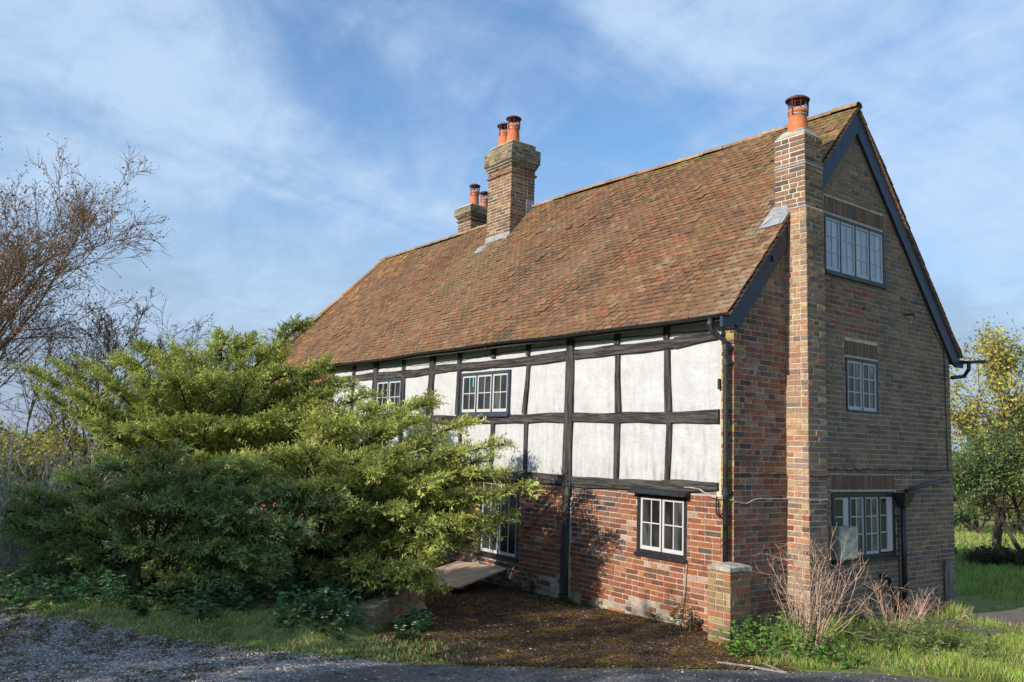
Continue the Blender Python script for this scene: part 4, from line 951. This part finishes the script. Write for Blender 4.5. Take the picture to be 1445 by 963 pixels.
JB = A_([(440, 535, 15.2), (425, 552, 15.0), (452, 548, 15.2), (422, 462, 15.2), (395, 510, 15), (345, 498, 15), (312, 490, 15.2), (285, 510, 14.6), (250, 504, 15), (205, 498, 15), (170, 512, 14.6), (130, 520, 14.8), (85, 520, 14.6), (42, 524, 14.8), (70, 560, 14.2), (110, 560, 13.8), (150, 540, 13.6), (200, 540, 13.4), (250, 540, 13.4), (300, 540, 13.4), (350, 540, 13.6), (400, 530, 14), (450, 520, 14.6), (490, 545, 14.8), (520, 560, 14.6), (140, 600, 13.2), (190, 610, 13), (240, 600, 12.8), (290, 600, 12.8), (340, 600, 12.8), (390, 590, 13), (440, 580, 13.3), (490, 590, 13.6), (160, 650, 12.9), (220, 660, 12.7), (280, 650, 12.6), (340, 650, 12.6), (400, 640, 12.8), (460, 560, 13.8), (550, 585, 14.2), (230, 520, 14.6), (370, 505, 14.4), (270, 520, 13.9), (180, 515, 14.2)])
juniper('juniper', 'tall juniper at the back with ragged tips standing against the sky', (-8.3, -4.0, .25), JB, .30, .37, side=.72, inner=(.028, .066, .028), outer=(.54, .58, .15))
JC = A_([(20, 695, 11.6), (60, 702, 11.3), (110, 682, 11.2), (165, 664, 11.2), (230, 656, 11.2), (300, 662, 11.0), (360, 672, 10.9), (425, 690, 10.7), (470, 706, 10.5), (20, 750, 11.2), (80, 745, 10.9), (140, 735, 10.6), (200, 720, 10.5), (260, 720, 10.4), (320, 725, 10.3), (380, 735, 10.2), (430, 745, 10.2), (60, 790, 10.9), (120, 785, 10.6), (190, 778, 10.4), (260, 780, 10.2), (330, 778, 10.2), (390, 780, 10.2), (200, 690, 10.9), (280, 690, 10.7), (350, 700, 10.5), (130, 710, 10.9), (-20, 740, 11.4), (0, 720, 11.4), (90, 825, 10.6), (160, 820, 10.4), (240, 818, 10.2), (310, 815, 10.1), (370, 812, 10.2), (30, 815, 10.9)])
juniper('juniper', 'low spreading juniper in the shade at the front of the bank', (-5.6, -5.6, .28), JC, .26, .34, inner=(.055, .11, .042), outer=(.38, .47, .15), side=.66)  # duller outer green: part of its shade is put into the colour

# ---- deciduous trees
P_BARE = dict(steps=[7, 7, 5, 4, 3], kids=[17, 13, 11, 5], start=[.12, .15, .15, .15], wig=[.07, .10, .13, .16, .2], up=[.05, .07, .08, .07, .05], ang=[(28, 66), (22, 52), (22, 55), (25, 60)], len=[.86, .52, .48, .5], rk=[.5, .5, .55, .6], taper=.35, rmin=.009)
def tree(name, label, cat, base, H, rad, P, seed, mat, lean=(0, 0, 1), leaves=None, k=4, group=None, stems=1):
    e = empty(name, base); tag(e, label, cat, group); r = random.Random(seed); sk = Skel(r)
    for i in range(stems):
        d = Vector(lean)+Vector((r.uniform(-.2, .2), r.uniform(-.2, .2), 0))*(stems > 1); sk.grow(Vector(base)-Vector((0, 0, .3)), d, H*r.uniform(.85, 1), rad, 0, P)
    lv = np.array(sk.lv); tr = lv <= 1
    for nm, msk, kk in (('trunk', tr, 6), ('branches', ~tr, 3)):
        g_ = lambda x: np.array(x)[msk]
        keep_local(segs_mesh(nm, g_(sk.a), g_(sk.b), g_(sk.ra), g_(sk.rb), mat, kk), e)
    if leaves:
        tp = np.array([t[0] for t in sk.tips]); td = np.array([t[1] for t in sk.tips]); n = leaves['n']; ii = rng.integers(0, len(tp), n); sp = leaves['spread']
        keepp = rng.random(len(tp)) < leaves.get('frac', 1.0); ii = ii[keepp[ii]]; n = len(ii)
        P_ = tp[ii]+rng.normal(0, sp, (n, 3))-td[ii]*rng.random((n, 1))*sp*2; D = unit(rdir(n)+td[ii]*.4); s_ = leaves['size']*rng.uniform(.6, 1.3, n)
        keep_local(leaf_obj(leaves.get('name', 'leaves'), P_, D, rdir(n)+np.array([0, 0, .6]), s_, s_*leaves.get('w', .6), tints(n, leaves['cols'], .3), M['leaf']), e)
    return e
rng = np.random.default_rng(5)
def gbase(px, dep, pyg=640):
    p = at(px, pyg, dep); p[2] = float(hgt(p[0], p[1])); return tuple(p)
barkm('bark_brown', (.12, .085, .06), (.28, .2, .14))
tree('bare_tree', 'large bare tree at the left edge with small orange brown buds', 'tree', gbase(-66, 27), 8.5, .18, P_BARE, 6, M['bark_brown'], (.10, .05, 1), dict(n=20000, spread=.07, size=.08, cols=[(.28, .13, .035), (.34, .19, .045), (.18, .09, .045), (.24, .15, .06)], name='buds', w=.7, frac=.75))
P_B2 = dict(P_BARE, ang=[(22, 52), (22, 50), (22, 55), (25, 60)], kids=[8, 7, 6, 3], len=[.6, .5, .5, .5])
tree('bare_tree', 'small grey bare tree rising behind the tall juniper', 'tree', gbase(125, 23), 4.9, .07, P_B2, 9, M['bark'], (-.05, 0, 1), dict(n=500, spread=.05, size=.07, cols=[(.14, .09, .05)], name='buds', frac=.3), stems=3)
P_OAK = dict(P_BARE, len=[.62, .5, .48, .5], ang=[(25, 60), (25, 55), (25, 60), (25, 65)], start=[.25, .2, .15, .15], kids=[10, 8, 6, 4], steps=[6, 5, 5, 4, 3], wig=[.06, .13, .16, .2, .2])
YG = [(.36, .35, .08), (.42, .37, .09), (.30, .32, .07), (.38, .31, .09)]
tree('oak_tree', 'tall oak with fresh yellow green leaves behind the far gable corner', 'tree', gbase(1402, 31, 720), 6.5, .17, P_OAK, 21, M['bark'], (0, 0, 1), dict(n=15000, spread=.26, size=.13, cols=YG, w=.65))
tree('oak_tree', 'oak coming into yellow leaf at the right edge', 'tree', gbase(1490, 36, 720), 6.6, .2, P_OAK, 22, M['bark'], (0, 0, 1), dict(n=8500, spread=.2, size=.14, cols=YG, w=.65))
P_HAW = dict(P_BARE, kids=[9, 7, 6, 4], up=[.02, .04, .03, .02, .0], ang=[(30, 75), (30, 70), (30, 70), (30, 70)], len=[.75, .55, .5, .5], start=[.5, .2, .15, .15])
tree('hawthorn_tree', 'leaning hawthorn with small dark green leaves over the field', 'tree', gbase(1462, 26, 760), 3.6, .09, P_HAW, 31, M['bark_dark'], (-.35, .1, 1), dict(n=11000, spread=.14, size=.10, cols=[(.12, .20, .065), (.16, .24, .08), (.09, .15, .05)], w=.6), stems=2)
# leafy hedges and trees beyond
def bush(name, label, cat, base, r, h, n, size, cols, mat='leaf', group=None, stems=9, kind=None, flatten=1.0, w=.6):
    e = empty(name, base); tag(e, label, cat, group, kind); nb = 14; b = np.array(base)
    cen = np.stack([rng.normal(0, r*.42, nb), rng.normal(0, r*.42, nb), h*(.25+.55*rng.random(nb))], -1); rr = (.28+.2*rng.random(nb))*min(r, h); ii = rng.integers(0, nb, n)
    d = rdir(n); P_ = b+cen[ii]+d*(rr[ii]*rng.random(n)**.4)[:, None]*np.array([1, 1, flatten]); P_[:, 2] = np.maximum(P_[:, 2], b[2]+.02+.1*h*rng.random(n)); s_ = size*rng.uniform(.6, 1.3, n)
    keep_local(leaf_obj('leaves', P_, unit(d+rdir(n)*.7), unit(d+rdir(n)*.8+np.array([0, 0, .5])), s_, s_*w, tints(n, cols), M[mat]), e)
    a_, b_ = [], []
    for i in range(stems): c_ = b+cen[i % nb]; mid = b+cen[i % nb]*np.array([.4, .4, .5]); a_ += [b+np.array([rng.normal(0, .04*r), rng.normal(0, .04*r), -.05]), mid]; b_ += [mid, c_]
    keep_local(segs_mesh('stems', a_, b_, np.full(len(a_), .012*h+.003), np.full(len(a_), .007*h+.002), M['bark'], 4), e); return e
YB = [(.42, .37, .06), (.32, .32, .06), (.48, .40, .09), (.22, .26, .06)]
for i, (px, dep, r, h, lb) in enumerate([(-20, 24, 2.2, 2.6, 'yellow green bush at the left edge behind the dead stalks'), (75, 26, 2.0, 2.4, 'yellow green bush under the large bare tree'), (150, 27, 1.8, 1.9, 'low yellowish bush under the small bare tree')]):
    bush('bush', lb, 'bush', gbase(px, dep), r, h, 5000, .12, YB, group='bushes beyond the junipers')
for i, (px, dep, r, h, cols, lb) in enumerate([(1375, 46, 3.4, 5.2, [(.20, .19, .06), (.27, .23, .09)], 'pale hedge shrub across the field beside the house corner'), (1432, 50, 3.6, 5.6, [(.16, .17, .06), (.22, .2, .08)], 'pale hedge shrub across the field behind the hawthorn'), (1500, 48, 3.5, 5.4, [(.16, .17, .06)], 'pale hedge shrub across the field at the right edge')]):
    bush('hedge_shrub', lb, 'shrub', gbase(px, dep, 720), r, h, 4500, .2, cols, group='shrubs across the field')
for i, (px, py, lb) in enumerate([(1368, 796, 'dark brown bramble patch nearest the house corner'), (1400, 798, 'dark brown bramble patch in the middle of the field edge'), (1436, 803, 'dark brown bramble patch at the right of the field edge')]):
    p = gp(px, py); bush('bramble', lb, 'bramble', tuple(p), 1.1, .5, 2600, .07, [(.05, .045, .025), (.08, .06, .035), (.04, .05, .02)], group='bramble patches along the field edge')
for (px, py) in ((1405, 722), (1436, 728)):
    p = gp(px, py); bush('tussock', 'tan dead tussock standing in the sunny field' if px < 1420 else 'tan dead tussock at the right edge of the field', 'tussock', tuple(p), .5, .4, 500, .16, [(.33, .22, .11), (.26, .2, .09)], w=.12, group='tussocks in the field')
# the hedgerow trees on the near side of the drive, which shade the foreground
for i, (x, y, H_, lb) in enumerate([(1.0, -16.4, 6.6, 'nearest'), (-1.9, -16.5, 7.5, 'second'), (-4.2, -16.6, 7.9, 'third'), (-7.0, -16.2, 6.2, 'fourth'), (-9.9, -16.6, 6.5, 'fifth'), (-13.0, -16.3, 6.5, 'sixth'), (-16.5, -16.5, 6.6, 'seventh'), (-20.5, -16.5, 6.9, 'last')]):
    e = empty('hedgerow_tree', gz(x, y)); tag(e, lb+' leafy hedgerow tree in the row along the near side of the drive', 'tree', 'hedgerow trees along the drive'); n = 7500; nb = 40; b = gz(x, y)
    cen = np.stack([rng.uniform(-1.7, 1.7, nb), rng.uniform(-1.3, 1.3, nb), rng.uniform(.4, H_-.7, nb)], -1); cen[:, 0] *= np.clip((H_+1-cen[:, 2])/2.6, .5, 1)
    ii = rng.integers(0, nb, n); d = rdir(n); P_ = b+cen[ii]+d*(rng.random(n)**.4*rng.uniform(.55, .95, nb)[ii])[:, None]; s_ = rng.uniform(.12, .24, n)
    keep_local(leaf_obj('crown', P_, rdir(n), rdir(n), s_, s_*.65, tints(n, [(.05, .08, .025), (.07, .10, .03)]), M['leaf']), e)
    t_ = MB(); t_.tube([b-np.array([0, 0, .3]), b+np.array([.1, 0, 1.5]), b+np.array([0, .1, H_*.8])], [.2, .16, .05], 8); keep_local(t_.build('trunk', M['bark'], None, True), e)

barkm('twig_pale', (.38, .35, .31), (.58, .54, .48))
# ---- dead stalks, twig bushes, clumps against the wall
def canes(name, label, cat, base, n, H_, spread, mat, seed, r0=.006, side=(2, 5), curl=.25, up=.05, group=None, lean=(0, 0)):
    e = empty(name, base); tag(e, label, cat, group); r = random.Random(seed); s = Skel(r); P = dict(steps=[7, 4, 3], kids=[r.randint(*side), 2], start=[.3, .3], wig=[.10, .2, .25], up=[up, .04, .02], ang=[(20, 60), (25, 60)], len=[.42, .5], rk=[.65, .7], taper=.4, rmin=.0024)
    for i in range(n):
        P['kids'] = [r.randint(*side), 2 if r.random() < .6 else 1]; a = r.uniform(0, 6.283); q = r.random()**.6; b = Vector(base)+Vector((math.cos(a), math.sin(a), 0))*spread*.35*q
        s.grow(b-Vector((0, 0, .03)), Vector((math.cos(a)*spread*q+lean[0], math.sin(a)*spread*q+lean[1], H_*r.uniform(.6, 1))), H_*r.uniform(.55, 1.1), r0*r.uniform(.7, 1.2), 0, P)
    keep_local(s.build('stems', M[mat], None, 3), e); return e
canes('dead_stalks', 'thicket of pale grey dead stalks at the left edge in front of the bushes', 'stalks', gbase(20, 11.6, 790), 60, 2.1, .75, 'twig_pale', 3, .010, (2, 4))
canes('dead_stalks', 'smaller patch of pale grey dead stalks leaning against the shaded juniper', 'stalks', gbase(95, 12.2, 780), 34, 1.9, .6, 'twig_pale', 5, .010, (1, 4), lean=(.25, .25))
canes('dead_stalks', 'few brown dead stems poking out between the two left junipers', 'stalks', tuple(at(285, 672, 11.6)-np.array([0, 0, .55])), 9, 1.0, .4, 'twig_tan', 8, .008, (1, 3))
canes('twig_bush', 'bare tan twig bush growing up beside the brick pier', 'shrub', gz(.95, .12), 44, 1.2, .42, 'twig_tan', 12, .0062, lean=(.06, .10), side= (2, 5))
canes('twig_bush', 'low tangled bare twig bush below the wide gable window', 'shrub', gz(.75, 2.35), 26, .66, .5, 'twig_tan', 14, .0068, (3, 6))
canes('twig_bush', 'small bare twig bush beside the black waste pipes', 'shrub', gz(.85, 3.35), 22, .5, .55, 'twig_tan', 15, .0062, (3, 6))
def clump(name, label, cat, base, r, h, n, size, cols, w=.62, stems=16, group=None):
    """leafy herb clump: many stems with leaves in tiers"""
    e = empty(name, base); tag(e, label, cat, group); b = np.array(base); ns = max(6, n//22)
    a = rng.uniform(0, 6.283, ns); q = rng.random(ns)**.55; root = b+np.stack([np.cos(a)*q*r, np.sin(a)*q*r, 0*a], -1); root[:, 2] = hgt(root[:, 0], root[:, 1]); hh = h*(1-.55*q**2)*rng.uniform(.65, 1.1, ns)
    top = root+np.stack([np.cos(a)*q*r*.3+rng.normal(0, .04, ns), np.sin(a)*q*r*.3+rng.normal(0, .04, ns), hh], -1); ii = rng.integers(0, ns, n); f = rng.random(n)**.7
    P_ = root[ii]+(top-root)[ii]*f[:, None]; al = rng.uniform(0, 6.283, n); D = unit(np.stack([np.cos(al), np.sin(al), rng.uniform(-.45, .35, n)], -1)); s_ = size*rng.uniform(.55, 1.25, n)*(1.1-.4*f)
    keep_local(leaf_obj('leaves', P_, D, unit(np.array([0, 0, 1.])+rng.normal(0, .3, (n, 3))), s_, s_*w, tints(n, cols, .25), M['leaf'], None, .12), e)
    keep_local(segs_mesh('stems', root, top, np.full(ns, .004), np.full(ns, .002), M['leaf_stem'] if 'leaf_stem' in M else flat('leaf_stem', (.10, .14, .05), .8), 3), e); return e
IV = [(.10, .22, .04), (.14, .28, .055), (.18, .32, .07)]; NT = [(.14, .2, .07), (.20, .26, .09), (.26, .30, .13)]; DK = [(.03, .055, .02), (.045, .075, .025)]
clump('ivy_clump', 'bright green leafy clump at the foot of the brick pier', 'plant', gz(.8, -.2), .6, .48, 1300, .085, IV)
clump('ivy_clump', 'trailing green leaves at the edge of the mossy yard right of the pier', 'plant', gz(1.45, -.1), .3, .16, 200, .07, IV)
clump('nettle_clump', 'large pale green nettle clump in front of the gable', 'plant', gz(1.35, 1.75), .75, .42, 1500, .085, NT, .45)
clump('nettle_clump', 'pale green nettle clump beside the paving patch', 'plant', gz(1.3, 2.85), .55, .34, 800, .08, NT, .45)
clump('dark_shrub', 'dark green leafy plant against the gable right of the chimney foot', 'plant', gz(.4, 1.9), .3, .42, 420, .085, DK)
for (x, y, r, h, n, cols, lb) in [(-.62, -.22, .2, .4, 260, [(.035, .065, .03), (.05, .085, .04)], 'dark spiky weed against the plinth left of the pier'), (-1.28, -.12, .09, .2, 60, DK, 'small dark weed at the wall foot under the casement'), (-2.75, -.16, .14, .22, 110, [(.08, .12, .03), (.05, .09, .03)], 'green weed at the wall foot right of the long black post'), (-3.1, -.14, .12, .24, 110, DK+[(.08, .12, .03)], 'green weed at the foot of the long black post'), (-4.05, -.2, .17, .42, 260, DK, 'upright dark ivy shoot against the brick wall by the ramp'), (-4.35, -.22, .12, .25, 90, DK, 'small dark ivy shoot beside the ramp')]:
    clump('wall_weed', lb, 'weed', gz(x, y), r, h, n, .07, cols, .45, group='weeds along the foot of the wall')
# ivy climbing the pier and primroses
def primrose(base, label):
    e = clump('primrose', label, 'flower', base, .2, .13, 150, .09, [(.09, .16, .04), (.06, .11, .03)], .5); n = 9; b = np.array(base)
    for i in range(n):
        c_ = b+np.array([rng.normal(0, .09), rng.normal(0, .09), .13+rng.random()*.04]); a = np.arange(5)*2*math.pi/5+rng.random(); D = np.stack([np.cos(a), np.sin(a), np.full(5, .25)], -1)
        keep_local(leaf_obj('flower', np.repeat(c_[None], 5, 0), unit(D), np.tile([[0, 0, 1.]], (5, 1)), np.full(5, .022), np.full(5, .02), np.tile([[.75, .72, .38]], (5, 1)), M['leaf'], None), e)
primrose(gp(572, 905), 'pale yellow primroses flowering by the end of the bed edging'); primrose(gp(468, 886), 'pale yellow primroses flowering at the front of the bank'); primrose(gp(215, 862), 'single pale primrose clump among the leaves of the bank')
for (px, py, r, h, n, lb) in [(585, 890, .24, .3, 420, 'dark green leafy clump right of the bed edging'), (470, 865, .3, .3, 500, 'green leafy clump left of the bed edging'), (410, 870, .3, .34, 500, 'leafy clump on the bank under the shaded boughs'), (300, 862, .35, .34, 600, 'broad leafy clump at the front of the bank'), (150, 850, .4, .36, 700, 'leafy clump on the bank towards the left'), (40, 850, .4, .34, 600, 'leafy clump at the far left of the bank')]:
    clump('leafy_clump', lb, 'plant', tuple(gp(px, py)), r, h, n, .085, [(.10, .21, .08), (.14, .27, .10), (.17, .31, .12)], .6, group='leafy clumps along the bank')

# ---- what nobody could count: ground cover, grass, litter, chips
def scatter(n, x0, x1, y0, y1, ok):
    X = rng.uniform(x0, x1, n); Y = rng.uniform(y0, y1, n); k_ = ok(X, Y); X, Y = X[k_], Y[k_]; return np.stack([X, Y, hgt(X, Y)], -1)
def vnoise(X, Y, s): return .5+.25*(np.sin(X*s+1.3*np.sin(Y*s*.7))+np.sin(Y*s*1.1+1.7*np.sin(X*s*.6+2)))
re_ = np.array(ROAD_EDGE)
def road_side(X, Y):     # >0 on the road, <0 behind its edge
    best = np.full(X.shape, 1e9); sg = np.zeros(X.shape)
    for a, b in zip(re_[:-1], re_[1:]):
        d = b-a; L_ = np.hypot(*d); t = np.clip(((X-a[0])*d[0]+(Y-a[1])*d[1])/L_**2, 0, 1); qx, qy = a[0]+d[0]*t-X, a[1]+d[1]*t-Y; dist = np.hypot(qx, qy); cr = (d[1]*(X-a[0])-d[0]*(Y-a[1]))/L_; up_ = dist < best
        best = np.where(up_, dist, best); sg = np.where(up_, np.sign(cr)*dist, sg)
    return sg
def bank_t(X, Y): return -(X+2.5)*.74-(Y+3.6)*.67
P_ = scatter(60000, -12, -1.5, -9, -1, lambda X, Y: (bank_t(X, Y) > .25) & (road_side(X, Y) < -.75-.3*vnoise(X, Y, 2)) & (Y < -2.1) & (rng.random(X.shape) < .55*vnoise(X, Y, 3.1)+.15)); n = len(P_); P_[:, 2] += rng.random(n)**1.5*.22
al = rng.uniform(0, 6.283, n); s_ = rng.uniform(.06, .125, n)
tag(leaf_obj('ground_cover', P_, unit(np.stack([np.cos(al), np.sin(al), rng.uniform(-.3, .5, n)], -1)), unit(np.array([0, 0, 1.])+rng.normal(0, .3, (n, 3))), s_, s_*.65, tints(n, [(.08, .18, .07), (.12, .24, .09), (.15, .25, .10), (.08, .12, .05)], .3), M['leaf']), kind='stuff')
def grass(name, P_, hmin, hmax, w, cols, lean=.5):
    n = len(P_); al = rng.uniform(0, 6.283, n); D = unit(np.stack([np.cos(al)*lean*rng.random(n), np.sin(al)*lean*rng.random(n), np.ones(n)], -1)); L_ = rng.uniform(hmin, hmax, n)*(.5+vnoise(P_[:, 0], P_[:, 1], 2.7)); a2 = rng.uniform(0, 6.283, n)
    tag(leaf_obj(name, P_-np.array([0, 0, .01]), D, np.stack([np.cos(a2), np.sin(a2), .2+0*a2], -1), L_, np.full(n, w)*rng.uniform(.7, 1.3, n), tints(n, cols, .3), M['grass_blade'], None, .0), kind='stuff')
def yard_edge_ok(X, Y): return ~((Y > -1.2-(X-1.4)*1.3) & (X < 1.0) & (Y < .05)) & (X > .02)
LG = [(.23, .36, .055), (.30, .41, .075), (.36, .42, .11), (.17, .27, .045), (.42, .38, .17)]
def path_out(X, Y): return ~((X > .1) & (X < 1.35) & (Y > 5.2) & (Y < 9)) & ~((X > .35) & (X < 1.36) & (Y > 3.72) & (Y < 4.72))
grass('lawn_grass', scatter(120000, .03, 5.5, -1.0, 9, lambda X, Y: (road_side(X, Y) < -.05-.25*vnoise(X, Y, 5)) & path_out(X, Y) & ((Y > .15) | (X > .95+.2*vnoise(X, Y, 6))) & (X+.0*Y < 4.2) & (rng.random(X.shape) < .25+.75*vnoise(X, Y, 2.3))), .05, .13, .007, LG, .8)
grass('field_grass', scatter(36000, -9, 2.5, 8.5, 24, lambda X, Y: X < 3-.1*Y), .10, .22, .022, [(.17, .30, .05), (.23, .36, .07), (.28, .34, .09)], .9)
grass('far_grass', scatter(14000, -26, -1, 22, 46, lambda X, Y: (X > -26)), .10, .24, .045, [(.28, .34, .08), (.36, .38, .12), (.23, .3, .07)], .9)
grass('verge_grass', scatter(130000, -9, .2, -10, -2, lambda X, Y: (road_side(X, Y) < .0+.12*(vnoise(X, Y, 7)-.4)) & (road_side(X, Y) > -.85-.3*vnoise(X, Y, 2.2)) & (X < .1) & (bank_t(X, Y) > -1.8) & (rng.random(X.shape) < vnoise(X, Y, 3.4)+.1)), .025, .075, .010, [(.23, .38, .09), (.30, .44, .11), (.42, .45, .16), (.5, .42, .22), (.17, .27, .07)], 1.0)
def tuft(base, label):
    e = empty('grass_tuft', base); tag(e, label, 'grass tuft', 'grass tufts along the gable'); n = 420; a = rng.uniform(0, 6.283, n); q = rng.random(n); b = np.array(base); P_ = b+np.stack([np.cos(a)*q*.2, np.sin(a)*q*.2, 0*a], -1); D = unit(np.stack([np.cos(a)*(.2+.5*q), np.sin(a)*(.2+.5*q), np.ones(n)], -1)); L_ = rng.uniform(.14, .34, n); a2 = rng.uniform(0, 6.283, n)
    keep_local(leaf_obj('blades', P_, D, np.stack([np.cos(a2), np.sin(a2), 0*a2], -1), L_, np.full(n, .008), tints(n, LG, .3), M['grass_blade'], None, 0), e)
tuft(gz(.3, 4.95), 'long grass tuft at the wall foot beside the grey post'); tuft(gz(.65, 1.35), 'long grass tuft beside the chimney foot'); tuft(gz(1.7, 5.0), 'long grass tuft on the outer side of the path')
def chips(name, P_, s0, s1, cols, squash=.5):
    n = len(P_); T = np.array([(1, 0, -.3), (-.5, .87, -.3), (-.5, -.87, -.3), (.1, .05, .8)]); s_ = rng.uniform(s0, s1, n); a = rng.uniform(0, 6.283, n); ca, sa_ = np.cos(a)[:, None], np.sin(a)[:, None]
    J = T[None]*(1+rng.uniform(-.35, .35, (n, 4, 3))); V = np.stack([J[..., 0]*ca-J[..., 1]*sa_, J[..., 0]*sa_+J[..., 1]*ca, J[..., 2]*squash], -1)*s_[:, None, None]+P_[:, None]
    F = np.array([(0, 1, 3), (1, 2, 3), (2, 0, 3)])[None]+4*np.arange(n)[:, None, None]; tag(link(name, mk(name, V.reshape(-1, 3), F.reshape(-1, 3), M['stone_chip'], np.repeat(tints(n, cols, .3), 4, 0))), kind='stuff')
up3 = lambda P_, dz: P_+np.array([0, 0, dz])
chips('gravel', up3(scatter(90000, -7, 2.5, -9.5, 0, lambda X, Y: (road_side(X, Y) > -.08) & (road_side(X, Y) < 2.4) & (rng.random(X.shape) < .05+.95*(X+.4*Y < -2.6))), .014), .006, .019, [(.34, .33, .31), (.22, .21, .20), (.52, .50, .47), (.13, .125, .12), (.3, .28, .25)])
def in_yard(X, Y): return (road_side(X, Y) < .02) & (Y < -.02) & ((bank_t(X, Y) < -.05) | (Y > -2.1)) & (X > -7) & (X < 1.2) & ((X < -.05) | (Y < -.42))
P_ = up3(scatter(34000, -7, 1.5, -4.6, 0, in_yard), .016); n = len(P_); al = rng.uniform(0, 6.283, n); s_ = rng.uniform(.015, .045, n)
tag(leaf_obj('leaf_litter', P_, unit(np.stack([np.cos(al), np.sin(al), rng.uniform(-.1, .45, n)], -1)), unit(np.array([0, 0, 1.])+rng.normal(0, .4, (n, 3))), s_, s_*.5, tints(n, [(.05, .034, .023), (.09, .06, .038), (.13, .085, .055), (.035, .025, .018), (.15, .085, .025)], .35), M['stone_chip']), kind='stuff')
chips('yard_stones', up3(scatter(900, -6, 1.3, -4.5, 0, in_yard), .016), .006, .02, [(.3, .27, .23), (.16, .15, .14), (.4, .37, .32)])
fb = MB(); q = [gp(*p_) for p_ in ((1012, 938), (1060, 944), (1110, 953))]; fb.tube([p_+np.array([0, 0, .02]) for p_ in q], [.012, .014, .008], 6); q2 = gp(1076, 940); fb.tube([q[2]+np.array([0, 0, .02]), q2+np.array([0, 0, .03])], [.010, .006], 5); tag(fb.build('fallen_branch', M['twig_grey']), 'thin pale fallen branch lying along the edge of the drive', 'branch')

P_ = up3(scatter(90000, -9, 1.6, -10, -.8, lambda X, Y: (np.abs(road_side(X, Y)+.02) < .10+.32*vnoise(X, Y, 4.1)*vnoise(X, Y, 9)) & (rng.random(X.shape) < .7)), .012); n = len(P_); al = rng.uniform(0, 6.283, n); s_ = rng.uniform(.014, .035, n)
tag(leaf_obj('moss', P_, unit(np.stack([np.cos(al), np.sin(al), rng.uniform(.0, .9, n)], -1)), unit(np.array([0, 0, 1.])+rng.normal(0, .6, (n, 3))), s_, s_*.6, tints(n, [(.14, .085, .025), (.20, .14, .035), (.09, .055, .02), (.17, .18, .04)], .35), M['stone_chip']), kind='stuff')
P_ = up3(scatter(40000, -7, .6, -9.5, -2.5, lambda X, Y: (road_side(X, Y) > .1) & (road_side(X, Y) < 2.6) & (vnoise(X, Y, 3.3)*vnoise(X+.7, Y, 8.1) > .36) & (X+.35*Y < -2.4)), .014); n = len(P_); al = rng.uniform(0, 6.283, n); s_ = rng.uniform(.012, .032, n)
tag(leaf_obj('moss', P_, unit(np.stack([np.cos(al), np.sin(al), rng.uniform(.0, .9, n)], -1)), unit(np.array([0, 0, 1.])+rng.normal(0, .6, (n, 3))), s_, s_*.6, tints(n, [(.12, .07, .02), (.16, .11, .03), (.07, .045, .018)], .35), M['stone_chip']), kind='stuff')
